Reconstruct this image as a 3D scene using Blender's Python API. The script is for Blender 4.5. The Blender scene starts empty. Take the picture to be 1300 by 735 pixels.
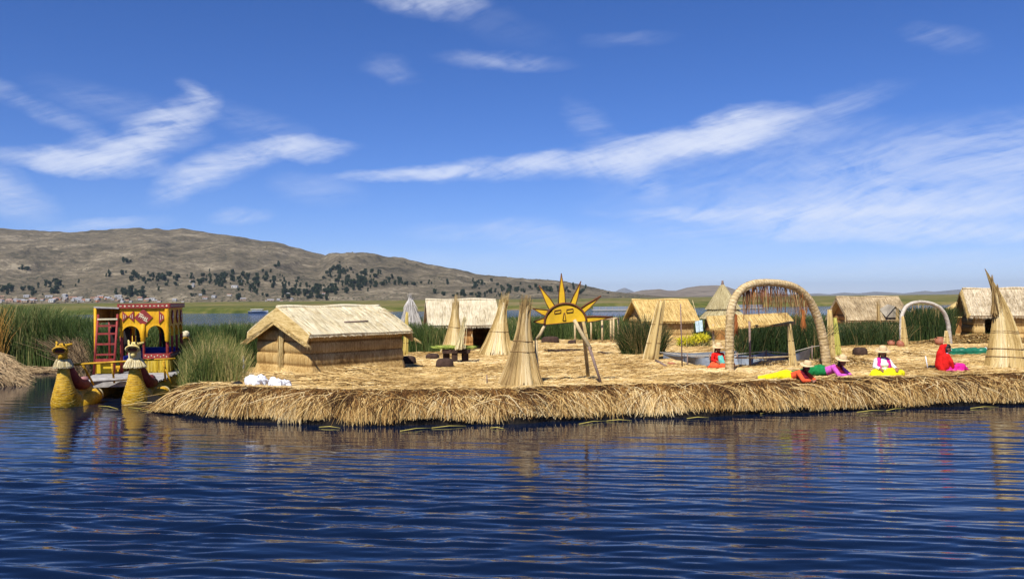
import bpy, math, random
import numpy as np
from mathutils import Vector, Matrix
R = math.radians
rnd = random.Random(7)
rng = np.random.default_rng(11)
scene = bpy.context.scene
COL = scene.collection

# ------------------------------------------------------------------ camera
F = 1126.0
PITCH, ROLL, CZ = 0.01003, 0.0096, 2.9
fwd = np.array([0, math.cos(PITCH), math.sin(PITCH)])
u0 = np.array([0, -math.sin(PITCH), math.cos(PITCH)])
r0 = np.array([1.0, 0, 0])
c_, s_ = math.cos(ROLL), math.sin(ROLL)
RIGHT = r0 * c_ - u0 * s_
UP = u0 * c_ + r0 * s_
CAMP = np.array([0, 0, CZ])
def ray(px, py):
    return RIGHT * (px - 650) - UP * (py - 367.5) + fwd * F
def G(px, py, z=0.7):
    d = ray(px, py); t = (z - CZ) / d[2]; return CAMP + d * t
def D(px, py, Y):
    d = ray(px, py); return CAMP + d * (Y / d[1])
def gp(px, Y, z=0.7):                 # ground point under column px at depth Y
    p = D(px, 380, Y); return np.array([p[0], Y, z])
def hyp(px): return 385.0 - 0.0096 * px
cam = bpy.data.cameras.new('camera'); cam.lens = 36 * F / 1300; cam.sensor_width = 36
cam.clip_start = 0.1; cam.clip_end = 60000
co = bpy.data.objects.new('camera', cam); COL.objects.link(co)
M4 = Matrix.Identity(4)
for i in range(3):
    M4[i][0] = RIGHT[i]; M4[i][1] = UP[i]; M4[i][2] = -fwd[i]; M4[i][3] = CAMP[i]
co.matrix_world = M4
scene.camera = co

# ------------------------------------------------------------------ noise
_perm = rng.random((256, 256))
def vnoise(x, y):
    xi = np.floor(x).astype(int); yi = np.floor(y).astype(int)
    fx = x - xi; fy = y - yi
    fx = fx * fx * (3 - 2 * fx); fy = fy * fy * (3 - 2 * fy)
    a = _perm[xi & 255, yi & 255]; b = _perm[(xi + 1) & 255, yi & 255]
    c = _perm[xi & 255, (yi + 1) & 255]; d = _perm[(xi + 1) & 255, (yi + 1) & 255]
    return (a * (1 - fx) + b * fx) * (1 - fy) + (c * (1 - fx) + d * fx) * fy
def fbm(x, y, o=5, g=0.5):
    s = 0; a = 1; t = 0
    for i in range(o):
        s = s + a * vnoise(x * 2 ** i + 17.3 * i, y * 2 ** i + 9.1 * i); t += a; a *= g
    return s / t - 0.5
def sstep(a, b, x):
    t = np.clip((x - a) / (b - a), 0, 1); return t * t * (3 - 2 * t)

# ------------------------------------------------------------------ mesh builder
class MB:
    def __init__(s):
        s.v = []; s.l = []; s.n = []; s.var = []; s.m = []; s.c = 0; s.sm = []
    def add(s, v, f, var=0.5, mat=0, smooth=False):
        v = np.asarray(v, float).reshape(-1, 3); f = np.asarray(f, int)
        s.v.append(v)
        s.var.append(np.broadcast_to(np.asarray(var, float), (len(v),)).copy())
        s.l.append((f + s.c).ravel()); s.n.append(np.full(len(f), f.shape[1]))
        s.m.append(np.full(len(f), mat)); s.sm.append(np.full(len(f), smooth)); s.c += len(v)
        return s
    def box(s, c, size, rz=0, rx=0, ry=0, var=0.5, mat=0):
        h = np.array(size) / 2
        v = np.array([[x, y, z] for x in (-1, 1) for y in (-1, 1) for z in (-1, 1)], float) * h
        m = np.array((Matrix.Rotation(rz, 3, 'Z') @ Matrix.Rotation(ry, 3, 'Y') @ Matrix.Rotation(rx, 3, 'X')))
        v = v @ m.T + np.array(c)
        f = [[0, 1, 3, 2], [4, 6, 7, 5], [0, 4, 5, 1], [2, 3, 7, 6], [0, 2, 6, 4], [1, 5, 7, 3]]
        return s.add(v, f, var, mat)
    def tube(s, pts, rad, seg=8, var=0.5, mat=0, squash=(1, 1), smooth=True, jit=0):
        P = np.asarray(pts, float); n = len(P)
        rad = np.broadcast_to(np.asarray(rad, float), (n,))
        T = np.gradient(P, axis=0); T /= np.linalg.norm(T, axis=1)[:, None] + 1e-9
        ref = np.array([0, 0, 1.0]) if abs(T[0][2]) < 0.9 else np.array([1.0, 0, 0])
        V = []
        a = np.linspace(0, 2 * np.pi, seg, endpoint=False)
        N = np.cross(T[0], ref); N /= np.linalg.norm(N)
        for i in range(n):
            N = N - T[i] * N.dot(T[i]); N /= np.linalg.norm(N) + 1e-9
            B = np.cross(T[i], N)
            rr = rad[i] * (1 + jit * (rng.random(seg) - .5))
            V.append(P[i] + (np.cos(a) * rr)[:, None] * N * squash[0] + (np.sin(a) * rr)[:, None] * B * squash[1])
        V = np.concatenate(V + [P[:1], P[-1:]])
        i, j = np.meshgrid(np.arange(n - 1), np.arange(seg), indexing='ij'); i = i.ravel(); j = j.ravel(); k = (j + 1) % seg
        f = np.stack([i * seg + j, i * seg + k, (i + 1) * seg + k, (i + 1) * seg + j], 1)
        s.add(V, f, var, mat, smooth)
        j = np.arange(seg); k = (j + 1) % seg; b = s.c - len(V)
        cap = np.concatenate([np.stack([np.full(seg, n * seg), k, j], 1), np.stack([np.full(seg, n * seg + 1), (n - 1) * seg + j, (n - 1) * seg + k], 1)])
        s.l.append((cap + b).ravel()); s.n.append(np.full(len(cap), 3)); s.m.append(np.full(len(cap), mat)); s.sm.append(np.full(len(cap), False))
        return s
    def lathe(s, prof, seg=24, c=(0, 0, 0), sx=1, sy=1, var=0.5, mat=0, wob=0, smooth=True):
        a = np.linspace(0, 2 * np.pi, seg, endpoint=False); V = []
        for i, (r, z) in enumerate(prof):
            w = 1 + wob * (fbm(np.cos(a) * 2 + 5, np.sin(a) * 2 + z * 3, 3))
            V.append(np.stack([np.cos(a) * r * sx * w + c[0], np.sin(a) * r * sy * w + c[1], np.full(seg, z + c[2])], 1))
        n = len(prof); V = np.concatenate(V)
        i, j = np.meshgrid(np.arange(n - 1), np.arange(seg), indexing='ij'); i = i.ravel(); j = j.ravel(); k = (j + 1) % seg
        return s.add(V, np.stack([i * seg + j, i * seg + k, (i + 1) * seg + k, (i + 1) * seg + j], 1), var, mat, smooth)
    def grid(s, X, Y, Z, var=0.5, mat=0, smooth=True, keep=None):
        nu, nv = X.shape
        V = np.stack([X, Y, Z], -1).reshape(-1, 3)
        i, j = np.meshgrid(np.arange(nu - 1), np.arange(nv - 1), indexing='ij')
        f = np.stack([i * nv + j, (i + 1) * nv + j, (i + 1) * nv + j + 1, i * nv + j + 1], -1)
        f = f[keep] if keep is not None else f.reshape(-1, 4)
        return s.add(V, f, var if np.isscalar(var) else np.asarray(var).ravel(), mat, smooth)
    def sheet(s, X, Y, Z, th, nrm, **k):      # a grid with thickness th along nrm
        nrm = np.array(nrm, float)
        nu, nv = X.shape
        A = np.stack([X, Y, Z], -1).reshape(-1, 3); B = A - nrm * th
        i, j = np.meshgrid(np.arange(nu - 1), np.arange(nv - 1), indexing='ij')
        f = np.stack([i * nv + j, (i + 1) * nv + j, (i + 1) * nv + j + 1, i * nv + j + 1], -1).reshape(-1, 4)
        n = nu * nv; fs = [f, f[:, ::-1] + n]
        def rim(idx):
            idx = np.array(idx); fs.append(np.stack([idx[:-1], idx[1:], idx[1:] + n, idx[:-1] + n], 1))
        rim([q * nv for q in range(nu)]); rim([q * nv + nv - 1 for q in range(nu)][::-1]); rim(list(range(nv))[::-1]); rim([(nu - 1) * nv + q for q in range(nv)])
        return s.add(np.concatenate([A, B]), np.concatenate(fs), k.get('var', .5), k.get('mat', 0), k.get('smooth', False))
    def ribbons(s, b, m, t, w, K=3, var=None, mat=0, tipw=0.25, face=None):
        b = np.asarray(b, float); m = np.asarray(m, float); t = np.asarray(t, float); N = len(b)
        w = np.broadcast_to(np.asarray(w, float), (N,))
        var = rng.random(N) if var is None else np.broadcast_to(np.asarray(var, float), (N,))
        d = t - b
        rv = rng.normal(size=(N, 3)) if face is None else np.cross(d, np.asarray(face, float) + rng.normal(size=(N, 3)) * .5)
        W = rv if face is not None else np.cross(d, rv)
        W /= np.linalg.norm(W, axis=1)[:, None] + 1e-9
        V = np.zeros((N, K + 1, 2, 3))
        for k in range(K + 1):
            q = k / K
            p = b * (1 - q) ** 2 + 2 * m * q * (1 - q) + t * q * q
            ww = (w * (1 - (1 - tipw) * q) / 2)[:, None]
            V[:, k, 0] = p - W * ww; V[:, k, 1] = p + W * ww
        base = (np.arange(N) * (K + 1) * 2)[:, None]
        k = np.arange(K)[None] * 2
        f = np.stack([base + k, base + k + 1, base + k + 3, base + k + 2], -1).reshape(-1, 4)
        return s.add(V.reshape(-1, 3), f, np.repeat(var, (K + 1) * 2), mat)
    def build(s, name, mats, parent=None, loc=None, origin=None):
        v = np.concatenate(s.v)
        if origin is not None: v = v - np.array(origin, float)
        l = np.concatenate(s.l).astype(np.int32); n = np.concatenate(s.n)
        me = bpy.data.meshes.new(name)
        me.vertices.add(len(v)); me.vertices.foreach_set('co', v.astype(np.float32).ravel())
        me.loops.add(len(l)); me.loops.foreach_set('vertex_index', l)
        me.polygons.add(len(n)); st = np.concatenate([[0], np.cumsum(n)[:-1]]).astype(np.int32)
        me.polygons.foreach_set('loop_start', st)
        me.polygons.foreach_set('material_index', np.concatenate(s.m).astype(np.int32))
        me.polygons.foreach_set('use_smooth', np.concatenate(s.sm).astype(bool))
        at = me.attributes.new('var', 'FLOAT', 'POINT'); at.data.foreach_set('value', np.concatenate(s.var).astype(np.float32))
        me.update(calc_edges=True); me.validate()
        for q in (mats if isinstance(mats, (list, tuple)) else [mats]): me.materials.append(q)
        o = bpy.data.objects.new(name, me); COL.objects.link(o)
        if parent is not None: o.parent = parent
        if loc is not None: o.location = loc
        elif origin is not None: o.location = origin
        return o

def tag(o, label=None, cat=None, group=None, kind=None):
    if label: o['label'] = label
    if cat: o['category'] = cat
    if group: o['group'] = group
    if kind: o['kind'] = kind
    return o
def thing(name, label, cat, loc, rz=0, group=None, scale=None):
    o = bpy.data.objects.new(name, None); COL.objects.link(o); o.empty_display_size = .2
    o.location = loc; o.rotation_euler = (0, 0, rz)
    return tag(o, label, cat, group)

def blob(name, caps, mat, parent, vox=0.02, smooth=4, extra=None):
    """one continuous surface grown over tapered capsules"""
    mb = MB()
    for a, ra, b, rb in caps:
        a = np.array(a, float); b = np.array(b, float)
        d = b - a; L = np.linalg.norm(d)
        if L < 1e-4: d = np.array([0, 0, 1e-3]); L = 1e-3
        T = d / L; P = []; Rr = []
        for q in np.linspace(-np.pi / 2, 0, 5): P.append(a + T * ra * math.sin(q)); Rr.append(max(ra * math.cos(q), 1e-4))
        for q in np.linspace(0, np.pi / 2, 5): P.append(b + T * rb * math.sin(q)); Rr.append(max(rb * math.cos(q), 1e-4))
        P[4] = a; P[5] = b + T * 1e-4 * 0
        mb.tube(P, Rr, 12)
    o = mb.build(name, mat)
    r = o.modifiers.new('r', 'REMESH'); r.mode = 'VOXEL'; r.voxel_size = vox; r.use_smooth_shade = True
    if smooth:
        q = o.modifiers.new('s', 'SMOOTH'); q.factor = .5; q.iterations = smooth
    dg = bpy.context.evaluated_depsgraph_get(); dg.update()
    me = bpy.data.meshes.new_from_object(o.evaluated_get(dg))
    me.materials.clear(); me.materials.append(mat); me.name = name
    o.modifiers.clear(); old = o.data; o.data = me; bpy.data.meshes.remove(old)
    for p in me.polygons: p.use_smooth = True
    at = me.attributes.get('var') or me.attributes.new('var', 'FLOAT', 'POINT')
    try: at.data.foreach_set('value', np.full(len(me.vertices), .5, np.float32))
    except Exception: pass
    if parent is not None: o.parent = parent
    return o

# ------------------------------------------------------------------ materials
def nm(name):
    m = bpy.data.materials.new(name); m.use_nodes = True
    nt = m.node_tree; b = nt.nodes['Principled BSDF']; return m, nt, b
def ramp(nt, fac, stops):
    r = nt.nodes.new('ShaderNodeValToRGB')
    e = r.color_ramp.elements
    while len(e) < len(stops): e.new(.5)
    for q, (p, c) in zip(e, stops): q.position = p; q.color = (*c, 1)
    nt.links.new(fac, r.inputs[0]); return r.outputs[0]
def mth(nt, op, a, b=None, c=None):
    n = nt.nodes.new('ShaderNodeMath'); n.operation = op
    for i, x in enumerate((a, b, c)):
        if x is None: continue
        if isinstance(x, (int, float)): n.inputs[i].default_value = x
        else: nt.links.new(x, n.inputs[i])
    return n.outputs[0]
def noise(nt, vec, scale, det=4, rough=.55, dist=0):
    n = nt.nodes.new('ShaderNodeTexNoise'); n.inputs['Scale'].default_value = scale
    n.inputs['Detail'].default_value = det; n.inputs['Roughness'].default_value = rough; n.inputs['Distortion'].default_value = dist
    if vec is not None: nt.links.new(vec, n.inputs['Vector'])
    return n.outputs['Fac']
def vscale(nt, s, src='Object', rot=(0, 0, 0)):
    t = nt.nodes.new('ShaderNodeTexCoord'); m = nt.nodes.new('ShaderNodeMapping')
    m.inputs['Scale'].default_value = s; m.inputs['Rotation'].default_value = rot
    nt.links.new(t.outputs[src], m.inputs[0]); return m.outputs[0]
def bump(nt, b, h, st=.5, dist=.02):
    n = nt.nodes.new('ShaderNodeBump'); n.inputs['Strength'].default_value = st; n.inputs['Distance'].default_value = dist
    nt.links.new(h, n.inputs['Height']); nt.links.new(n.outputs[0], b.inputs['Normal'])
def reedmat(name, stops, scale=(30, 30, 1.5), mixv=.5, rough=.8, bst=.6, patch=.35, bands=None, bd=.02):
    """dry reed: streaks along one axis, big stains, per-blade tone from the var attribute"""
    m, nt, b = nm(name)
    n1 = noise(nt, vscale(nt, scale), 1, 3, .6)
    n2 = noise(nt, vscale(nt, (1.3, 1.3, 1.3)), 1, 4, .6)
    n3 = noise(nt, vscale(nt, tuple(q * 2.7 for q in scale)), 1, 2, .6)
    at = nt.nodes.new('ShaderNodeAttribute'); at.attribute_name = 'var'
    f = mth(nt, 'MULTIPLY_ADD', n1, 1.2, -.1)
    f = mth(nt, 'MULTIPLY_ADD', mth(nt, 'SUBTRACT', n2, .5), patch * 2, f)
    f = mth(nt, 'MULTIPLY_ADD', mth(nt, 'SUBTRACT', n3, .5), .5, f)
    f = mth(nt, 'MULTIPLY_ADD', mth(nt, 'SUBTRACT', at.outputs['Fac'], .5), mixv, f)
    col = ramp(nt, f, stops)
    h = mth(nt, 'ADD', n1, mth(nt, 'MULTIPLY', n3, .5))
    nt.links.new(col, b.inputs['Base Color'])
    b.inputs['Roughness'].default_value = rough; b.inputs['Specular IOR Level'].default_value = .25
    bump(nt, b, h, bst, bd); return m
def flat(name, col, rough=.7, var=.25, sc=6, bst=.2, spec=.3, metal=0):
    m, nt, b = nm(name)
    n = noise(nt, vscale(nt, (sc, sc, sc)), 1, 5, .6)
    d = tuple(q * (1 - var) for q in col); u = tuple(min(1, q * (1 + var)) for q in col)
    nt.links.new(ramp(nt, n, [(.25, d), (.75, u)]), b.inputs['Base Color'])
    b.inputs['Roughness'].default_value = rough; b.inputs['Specular IOR Level'].default_value = spec; b.inputs['Metallic'].default_value = metal
    bump(nt, b, noise(nt, vscale(nt, (sc * 6,) * 3), 1, 4), bst, .01); return m
def bladem(name, stops, rough=.7, trans=0.0):
    m, nt, b = nm(name)
    at = nt.nodes.new('ShaderNodeAttribute'); at.attribute_name = 'var'
    n2 = noise(nt, vscale(nt, (.5, .5, .3)), 1, 4, .6)
    f = mth(nt, 'MULTIPLY_ADD', mth(nt, 'SUBTRACT', n2, .5), .5, at.outputs['Fac'])
    col = ramp(nt, f, stops); nt.links.new(col, b.inputs['Base Color'])
    b.inputs['Roughness'].default_value = rough; b.inputs['Specular IOR Level'].default_value = .2
    if trans:
        t = nt.nodes.new('ShaderNodeBsdfTranslucent'); nt.links.new(col, t.inputs[0])
        mx = nt.nodes.new('ShaderNodeMixShader'); mx.inputs[0].default_value = trans
        o = nt.nodes['Material Output']; nt.links.new(b.outputs[0], mx.inputs[1]); nt.links.new(t.outputs[0], mx.inputs[2]); nt.links.new(mx.outputs[0], o.inputs[0])
    return m

STRAW = [(.1, (.14, .075, .022)), (.3, (.36, .215, .07)), (.5, (.57, .385, .14)), (.72, (.73, .53, .235)), (.95, (.84, .68, .38))]
M_straw = bladem('straw_litter', STRAW, .75, .1)
M_ground = reedmat('straw_ground', [(.2, (.22, .125, .04)), (.4, (.42, .27, .10)), (.6, (.58, .40, .17)), (.85, (.70, .51, .24))], (9, 22, 9), .3, .9, 1, .5, bd=.05)
M_edge = bladem('edge_reed', [(0, (.055, .026, .008)), (.22, (.17, .075, .018)), (.40, (.32, .17, .045)), (.58, (.50, .31, .10)), (.8, (.68, .48, .20)), (1, (.80, .64, .36))], .75, .08)
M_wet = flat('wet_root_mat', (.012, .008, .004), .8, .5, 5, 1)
M_green = bladem('totora_green', [(0, (.018, .034, .009)), (.3, (.048, .084, .018)), (.55, (.09, .132, .032)), (.75, (.16, .19, .06)), (.9, (.30, .25, .09)), (1, (.45, .35, .15))], .6, .25)
M_dark = bladem('totora_dark', [(0, (.010, .018, .006)), (.3, (.022, .045, .011)), (.55, (.045, .075, .018)), (.72, (.09, .095, .03)), (.85, (.19, .135, .05)), (1, (.38, .27, .11))], .6, .2)
M_mixed = bladem('totora_mixed', [(0, (.035, .06, .012)), (.3, (.09, .125, .028)), (.5, (.16, .18, .045)), (.66, (.30, .26, .085)), (.85, (.5, .38, .15)), (1, (.64, .5, .25))], .65, .25)
M_drybed = bladem('dead_reed', [(0, (.10, .06, .03)), (.5, (.28, .19, .10)), (1, (.46, .34, .19))], .8, .1)
M_roof = reedmat('thatch_pale', [(.1, (.34, .25, .11)), (.32, (.58, .47, .27)), (.5, (.70, .61, .40)), (.75, (.78, .72, .53))], (42, 1.6, 1.6), .5, .75, .8, .3)
M_roofg = reedmat('thatch_golden', [(.2, (.30, .18, .05)), (.45, (.55, .37, .12)), (.65, (.68, .49, .19)), (.9, (.78, .60, .28))], (38, 2, 2), .5, .75, .8, .3)
M_roofw = reedmat('thatch_weathered', [(.15, (.18, .13, .07)), (.4, (.36, .26, .14)), (.6, (.46, .35, .20)), (.9, (.60, .48, .30))], (24, 4, 4), .6, .85, 1, .6)
M_roofgr = reedmat('thatch_grey', [(.15, (.22, .16, .09)), (.4, (.42, .33, .20)), (.6, (.54, .44, .29)), (.9, (.68, .58, .41))], (20, 5, 5), .6, .85, 1, .5)
M_wall = reedmat('mat_wall', [(.2, (.20, .11, .03)), (.42, (.38, .23, .075)), (.6, (.50, .33, .12)), (.85, (.62, .45, .2))], (34, 34, 1.2), .4, .75, .7, .4)
M_wallp = reedmat('mat_wall_pale', [(.2, (.27, .18, .08)), (.42, (.44, .31, .15)), (.6, (.55, .42, .23)), (.85, (.66, .54, .34))], (30, 30, 1.2), .4, .8, .7, .5)
M_walld = reedmat('mat_wall_rust', [(.2, (.16, .07, .02)), (.45, (.32, .15, .04)), (.65, (.44, .23, .07)), (.9, (.52, .30, .1))], (30, 30, 1.2), .4, .8, .7, .4)
M_bleach = reedmat('thatch_bleached', [(.1, (.26, .20, .12)), (.32, (.46, .38, .24)), (.5, (.58, .50, .34)), (.8, (.68, .61, .45))], (30, 3, 3), .5, .8, .9, .4)
M_gable = reedmat('gable_shadow_grey', [(.2, (.14, .12, .09)), (.5, (.28, .24, .18)), (.9, (.42, .37, .28))], (26, 26, 1.4), .4, .85, .7, .4)  # roof overhang's shadow is put into this grey on the largest hut's gable
M_stook = bladem('stook_reed', [(0, (.26, .16, .05)), (.25, (.46, .31, .11)), (.5, (.62, .46, .19)), (.75, (.74, .59, .30)), (1, (.82, .71, .46))], .7, .08)
M_stookd = bladem('stook_old_reed', [(0, (.13, .08, .03)), (.3, (.33, .21, .08)), (.55, (.48, .33, .13)), (.8, (.60, .45, .22)), (1, (.72, .58, .34))], .75, .08)
M_grey = bladem('bleached_reed', [(0, (.22, .20, .18)), (.5, (.45, .42, .38)), (1, (.66, .63, .57))], .8, .1)
M_arch = reedmat('arch_wrap', [(.2, (.30, .20, .08)), (.42, (.50, .36, .17)), (.6, (.62, .47, .25)), (.85, (.72, .58, .36))], (6, 6, 14), .5, .75, .8, .3)
M_archg = reedmat('arch_wrap_grey', [(.2, (.30, .25, .20)), (.45, (.48, .42, .34)), (.8, (.66, .60, .50))], (6, 6, 14), .5, .8, .8, .3)
M_rope = flat('reed_rope', (.22, .13, .05), .85, .4, 20, .5)
M_lrope = flat('pale_rope', (.55, .50, .40), .85, .3, 20, .5)
M_pole = flat('peeled_pole', (.50, .38, .20), .7, .35, 9, .5)
M_pole2 = flat('grey_brown_pole', (.22, .15, .12), .75, .4, 9, .6)
M_yel = reedmat('painted_reed_yellow', [(.2, (.26, .13, .008)), (.4, (.46, .25, .010)), (.6, (.62, .36, .02)), (.9, (.76, .54, .13))], (5, 14, 26), .4, .6, 1, .5)
M_yelp = reedmat('yellow_paint_panel', [(.15, (.42, .20, .008)), (.4, (.64, .33, .008)), (.9, (.76, .45, .02))], (14, 14, 4), .4, .6, .5, .4)
M_sun = flat('sun_yellow', (.66, .39, .012), .6, .22, 4, .3)
M_sunb = flat('sun_brown_rim', (.13, .045, .015), .7, .3, 10, .5)
M_redp = flat('red_brown_paint', (.26, .035, .03), .6, .35, 8, .4)
M_redb = flat('dull_red_wrap', (.20, .035, .03), .65, .5, 12, .8)
M_pink = flat('faded_pink_wrap', (.42, .20, .18), .7, .4, 12, .8)
M_cream = flat('cream_trim', (.62, .55, .36), .7, .25, 12, .4)
M_creamb = bladem('cream_fringe', [(0, (.46, .36, .15)), (.5, (.72, .62, .36)), (1, (.84, .78, .58))], .7, .05)
M_black = flat('dark_interior', (.015, .012, .01), .8, .4, 6, .2)
M_white = flat('white_plastic', (.80, .80, .80), .5, .06, 3, .2)
M_blue = flat('royal_blue_cloth', (.015, .03, .28), .7, .3, 5, .3)
M_deck = flat('bleached_planks', (.36, .34, .32), .8, .35, 7, .6)
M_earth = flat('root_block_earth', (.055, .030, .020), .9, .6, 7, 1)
M_clay = flat('terracotta', (.34, .12, .065), .6, .4, 5, .3)
M_clayb = flat('smoked_clay', (.06, .045, .04), .6, .4, 5, .3)
M_net = flat('blue_grey_net', (.20, .23, .27), .6, .3, 9, .5)
M_tarp = flat('green_tarp', (.015, .14, .075), .35, .25, 3, .3, .5)
M_skin = flat('brown_skin', (.26, .12, .07), .55, .12, 8, .05)
M_hair = flat('black_hair', (.008, .006, .006), .45, .3, 40, .4)
M_hat = flat('straw_hat', (.64, .47, .25), .8, .2, 30, .6)
def cloth(n, c): return flat(n, c, .85, .38, 11, .8, .1)

# ------------------------------------------------------------------ world + sun
SUN_EL = R(52); sun_h = np.array([-.36, -.93]); sun_h /= np.linalg.norm(sun_h)
sd = np.array([sun_h[0] * math.cos(SUN_EL), sun_h[1] * math.cos(SUN_EL), math.sin(SUN_EL)])
sl = bpy.data.lights.new('sun', 'SUN'); sl.energy = 5.0; sl.angle = R(.53); sl.color = (1, .955, .88)
so = bpy.data.objects.new('sun', sl); COL.objects.link(so); so.location = (0, 0, 60)
so.rotation_euler = Vector(sd).to_track_quat('Z', 'Y').to_euler()
w = bpy.data.worlds.new('World'); scene.world = w; w.use_nodes = True
nt = w.node_tree; bg = nt.nodes['Background']; bg.inputs[1].default_value = .088
sky = nt.nodes.new('ShaderNodeTexSky'); sky.sky_type = 'NISHITA'; sky.sun_disc = False
sky.sun_elevation = SUN_EL; sky.sun_rotation = math.atan2(sd[0], sd[1])
sky.altitude = 3800; sky.air_density = 1.15; sky.dust_density = .35; sky.ozone_density = 3.0
hs = nt.nodes.new('ShaderNodeHueSaturation'); hs.inputs['Saturation'].default_value = 1.16; hs.inputs['Value'].default_value = 1.0
ti = nt.nodes.new('ShaderNodeMix'); ti.data_type = 'RGBA'; ti.blend_type = 'MULTIPLY'; ti.inputs[0].default_value = 1; ti.inputs[7].default_value = (.80, .80, 1.06, 1)
nt.links.new(sky.outputs[0], ti.inputs[6]); nt.links.new(ti.outputs[2], hs.inputs['Color'])
tc = nt.nodes.new('ShaderNodeTexCoord'); sp = nt.nodes.new('ShaderNodeSeparateXYZ'); nt.links.new(tc.outputs['Generated'], sp.inputs[0])
az = mth(nt, 'ARCTAN2', sp.outputs[0], sp.outputs[1]); el = mth(nt, 'ARCSINE', sp.outputs[2])
cb = nt.nodes.new('ShaderNodeCombineXYZ'); nt.links.new(az, cb.inputs[0]); nt.links.new(el, cb.inputs[1])
# two warps, a broad one and a fine one, so that the cloud edges fray
def warp(vec, scale, det, ax, ay):
    wn = nt.nodes.new('ShaderNodeTexNoise'); wn.inputs['Scale'].default_value = scale; wn.inputs['Detail'].default_value = det; wn.inputs['Roughness'].default_value = .6
    st = nt.nodes.new('ShaderNodeMapping'); st.inputs['Scale'].default_value = (.45, 1, 1); nt.links.new(vec, st.inputs[0]); nt.links.new(st.outputs[0], wn.inputs['Vector'])
    vm = nt.nodes.new('ShaderNodeVectorMath'); vm.operation = 'MULTIPLY_ADD'; vm.inputs[1].default_value = (ax, ay, 0)
    nt.links.new(wn.outputs['Color'], vm.inputs[0]); va = nt.nodes.new('ShaderNodeVectorMath'); va.operation = 'ADD'; va.inputs[1].default_value = (-ax / 2, -ay / 2, 0)
    nt.links.new(vec, va.inputs[0]); nt.links.new(va.outputs[0], vm.inputs[2]); return vm.outputs[0]
WV = warp(warp(cb.outputs[0], 8, 3, .06, .03), 45, 6, .035, .018)
def cl(px, py, rx, ry, rot, amp):
    a = math.atan((px - 650) / F); e = math.atan((hyp(px) - py) / F * math.cos(a))
    m = nt.nodes.new('ShaderNodeMapping'); m.vector_type = 'TEXTURE'
    m.inputs['Location'].default_value = (a, e, 0); m.inputs['Rotation'].default_value = (0, 0, R(rot))
    m.inputs['Scale'].default_value = (rx / F * 1.2, ry / F * 1.25, 1)
    nt.links.new(WV, m.inputs[0]); g = nt.nodes.new('ShaderNodeTexGradient'); g.gradient_type = 'SPHERICAL'
    nt.links.new(m.outputs[0], g.inputs[0]); g2 = mth(nt, 'SMOOTH_MIN', g.outputs[1], .7, .25)
    return mth(nt, 'MULTIPLY', g2, amp)
CL = [(95, 206, 105, 13, -2, .95), (150, 192, 90, 17, 12, .85), (205, 162, 68, 21, 30, 1.1), (246, 120, 20, 12, -40, .5), (60, 145, 110, 12, -24, .45), (150, 138, 90, 22, -14, .28),
      (385, 190, 65, 15, 2, 1.05), (310, 200, 70, 18, 12, .7), (235, 232, 42, 20, 30, .75), (275, 222, 60, 18, 20, .5), (405, 243, 60, 20, -5, .35), (-10, 240, 70, 26, -24, .75), (330, 162, 80, 20, -12, .25),
      (520, 225, 85, 9, 2, 1.0), (640, 214, 120, 14, 7, 1.0), (760, 202, 110, 22, 8, .8), (850, 190, 110, 26, 12, 1.0), (925, 165, 80, 24, 10, 1.25), (822, 226, 34, 22, -50, .5), (752, 156, 40, 18, -40, .3), (1065, 132, 80, 14, 14, .35), (990, 170, 110, 24, 5, .35),
      (545, 0, 70, 24, -4, .9), (640, 79, 85, 11, -3, .5), (495, 89, 40, 14, -12, .3), (800, 46, 60, 9, 0, .2), (1205, 44, 44, 14, -12, .3), (620, 28, 90, 24, -18, .12),
      (1130, 225, 330, 60, 3, .5), (1010, 273, 220, 9, -2, .65), (1200, 275, 260, 28, -3, .7), (1230, 300, 250, 12, -4, .6), (1240, 205, 180, 50, 8, .35), (1180, 335, 200, 14, 0, .35),
      (700, 302, 110, 20, -5, .4), (600, 290, 100, 12, 4, .3), (140, 284, 65, 8, 8, .6), (315, 275, 38, 8, 4, .5), (900, 300, 200, 26, 0, .22), (500, 330, 260, 14, 0, .2)]
acc = None
for c in CL:
    o = cl(*c); acc = o if acc is None else mth(nt, 'ADD', acc, o)
W1 = warp(cb.outputs[0], 6, 2, .12, .05)
def fib(rot, sc, k, det, dist):
    mp = nt.nodes.new('ShaderNodeMapping'); mp.inputs['Rotation'].default_value = (0, 0, R(rot)); nt.links.new(W1, mp.inputs[0])
    m2 = nt.nodes.new('ShaderNodeMapping'); m2.inputs['Scale'].default_value = sc; nt.links.new(mp.outputs[0], m2.inputs[0])
    return noise(nt, m2.outputs[0], k, det, .62, dist)
nf = fib(-10, (7, 26, 1), 1.5, 10, 1.2); nf2 = fib(-14, (12, 120, 1), 1.4, 8, .6); nf3 = fib(22, (14, 70, 1), 1.3, 8, .8)
nn = mth(nt, 'MULTIPLY_ADD', nf2, .55, mth(nt, 'MULTIPLY_ADD', nf3, .35, mth(nt, 'MULTIPLY', nf, .9)))
tx = mth(nt, 'MAXIMUM', mth(nt, 'MULTIPLY_ADD', nn, 3.4, -2.25), 0)
cm = mth(nt, 'MULTIPLY', mth(nt, 'POWER', acc, 1.25), mth(nt, 'ADD', tx, mth(nt, 'MULTIPLY', acc, .22)))
cm = mth(nt, 'MULTIPLY', mth(nt, 'SUBTRACT', 1, mth(nt, 'EXPONENT', mth(nt, 'MULTIPLY', cm, -1.12))), .84)
mx = nt.nodes.new('ShaderNodeMix'); mx.data_type = 'RGBA'; nt.links.new(cm, mx.inputs[0]); nt.links.new(hs.outputs[0], mx.inputs[6])
mx.inputs[7].default_value = (7.6, 8.0, 9.0, 1)
nt.links.new(mx.outputs[2], bg.inputs[0])
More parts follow.
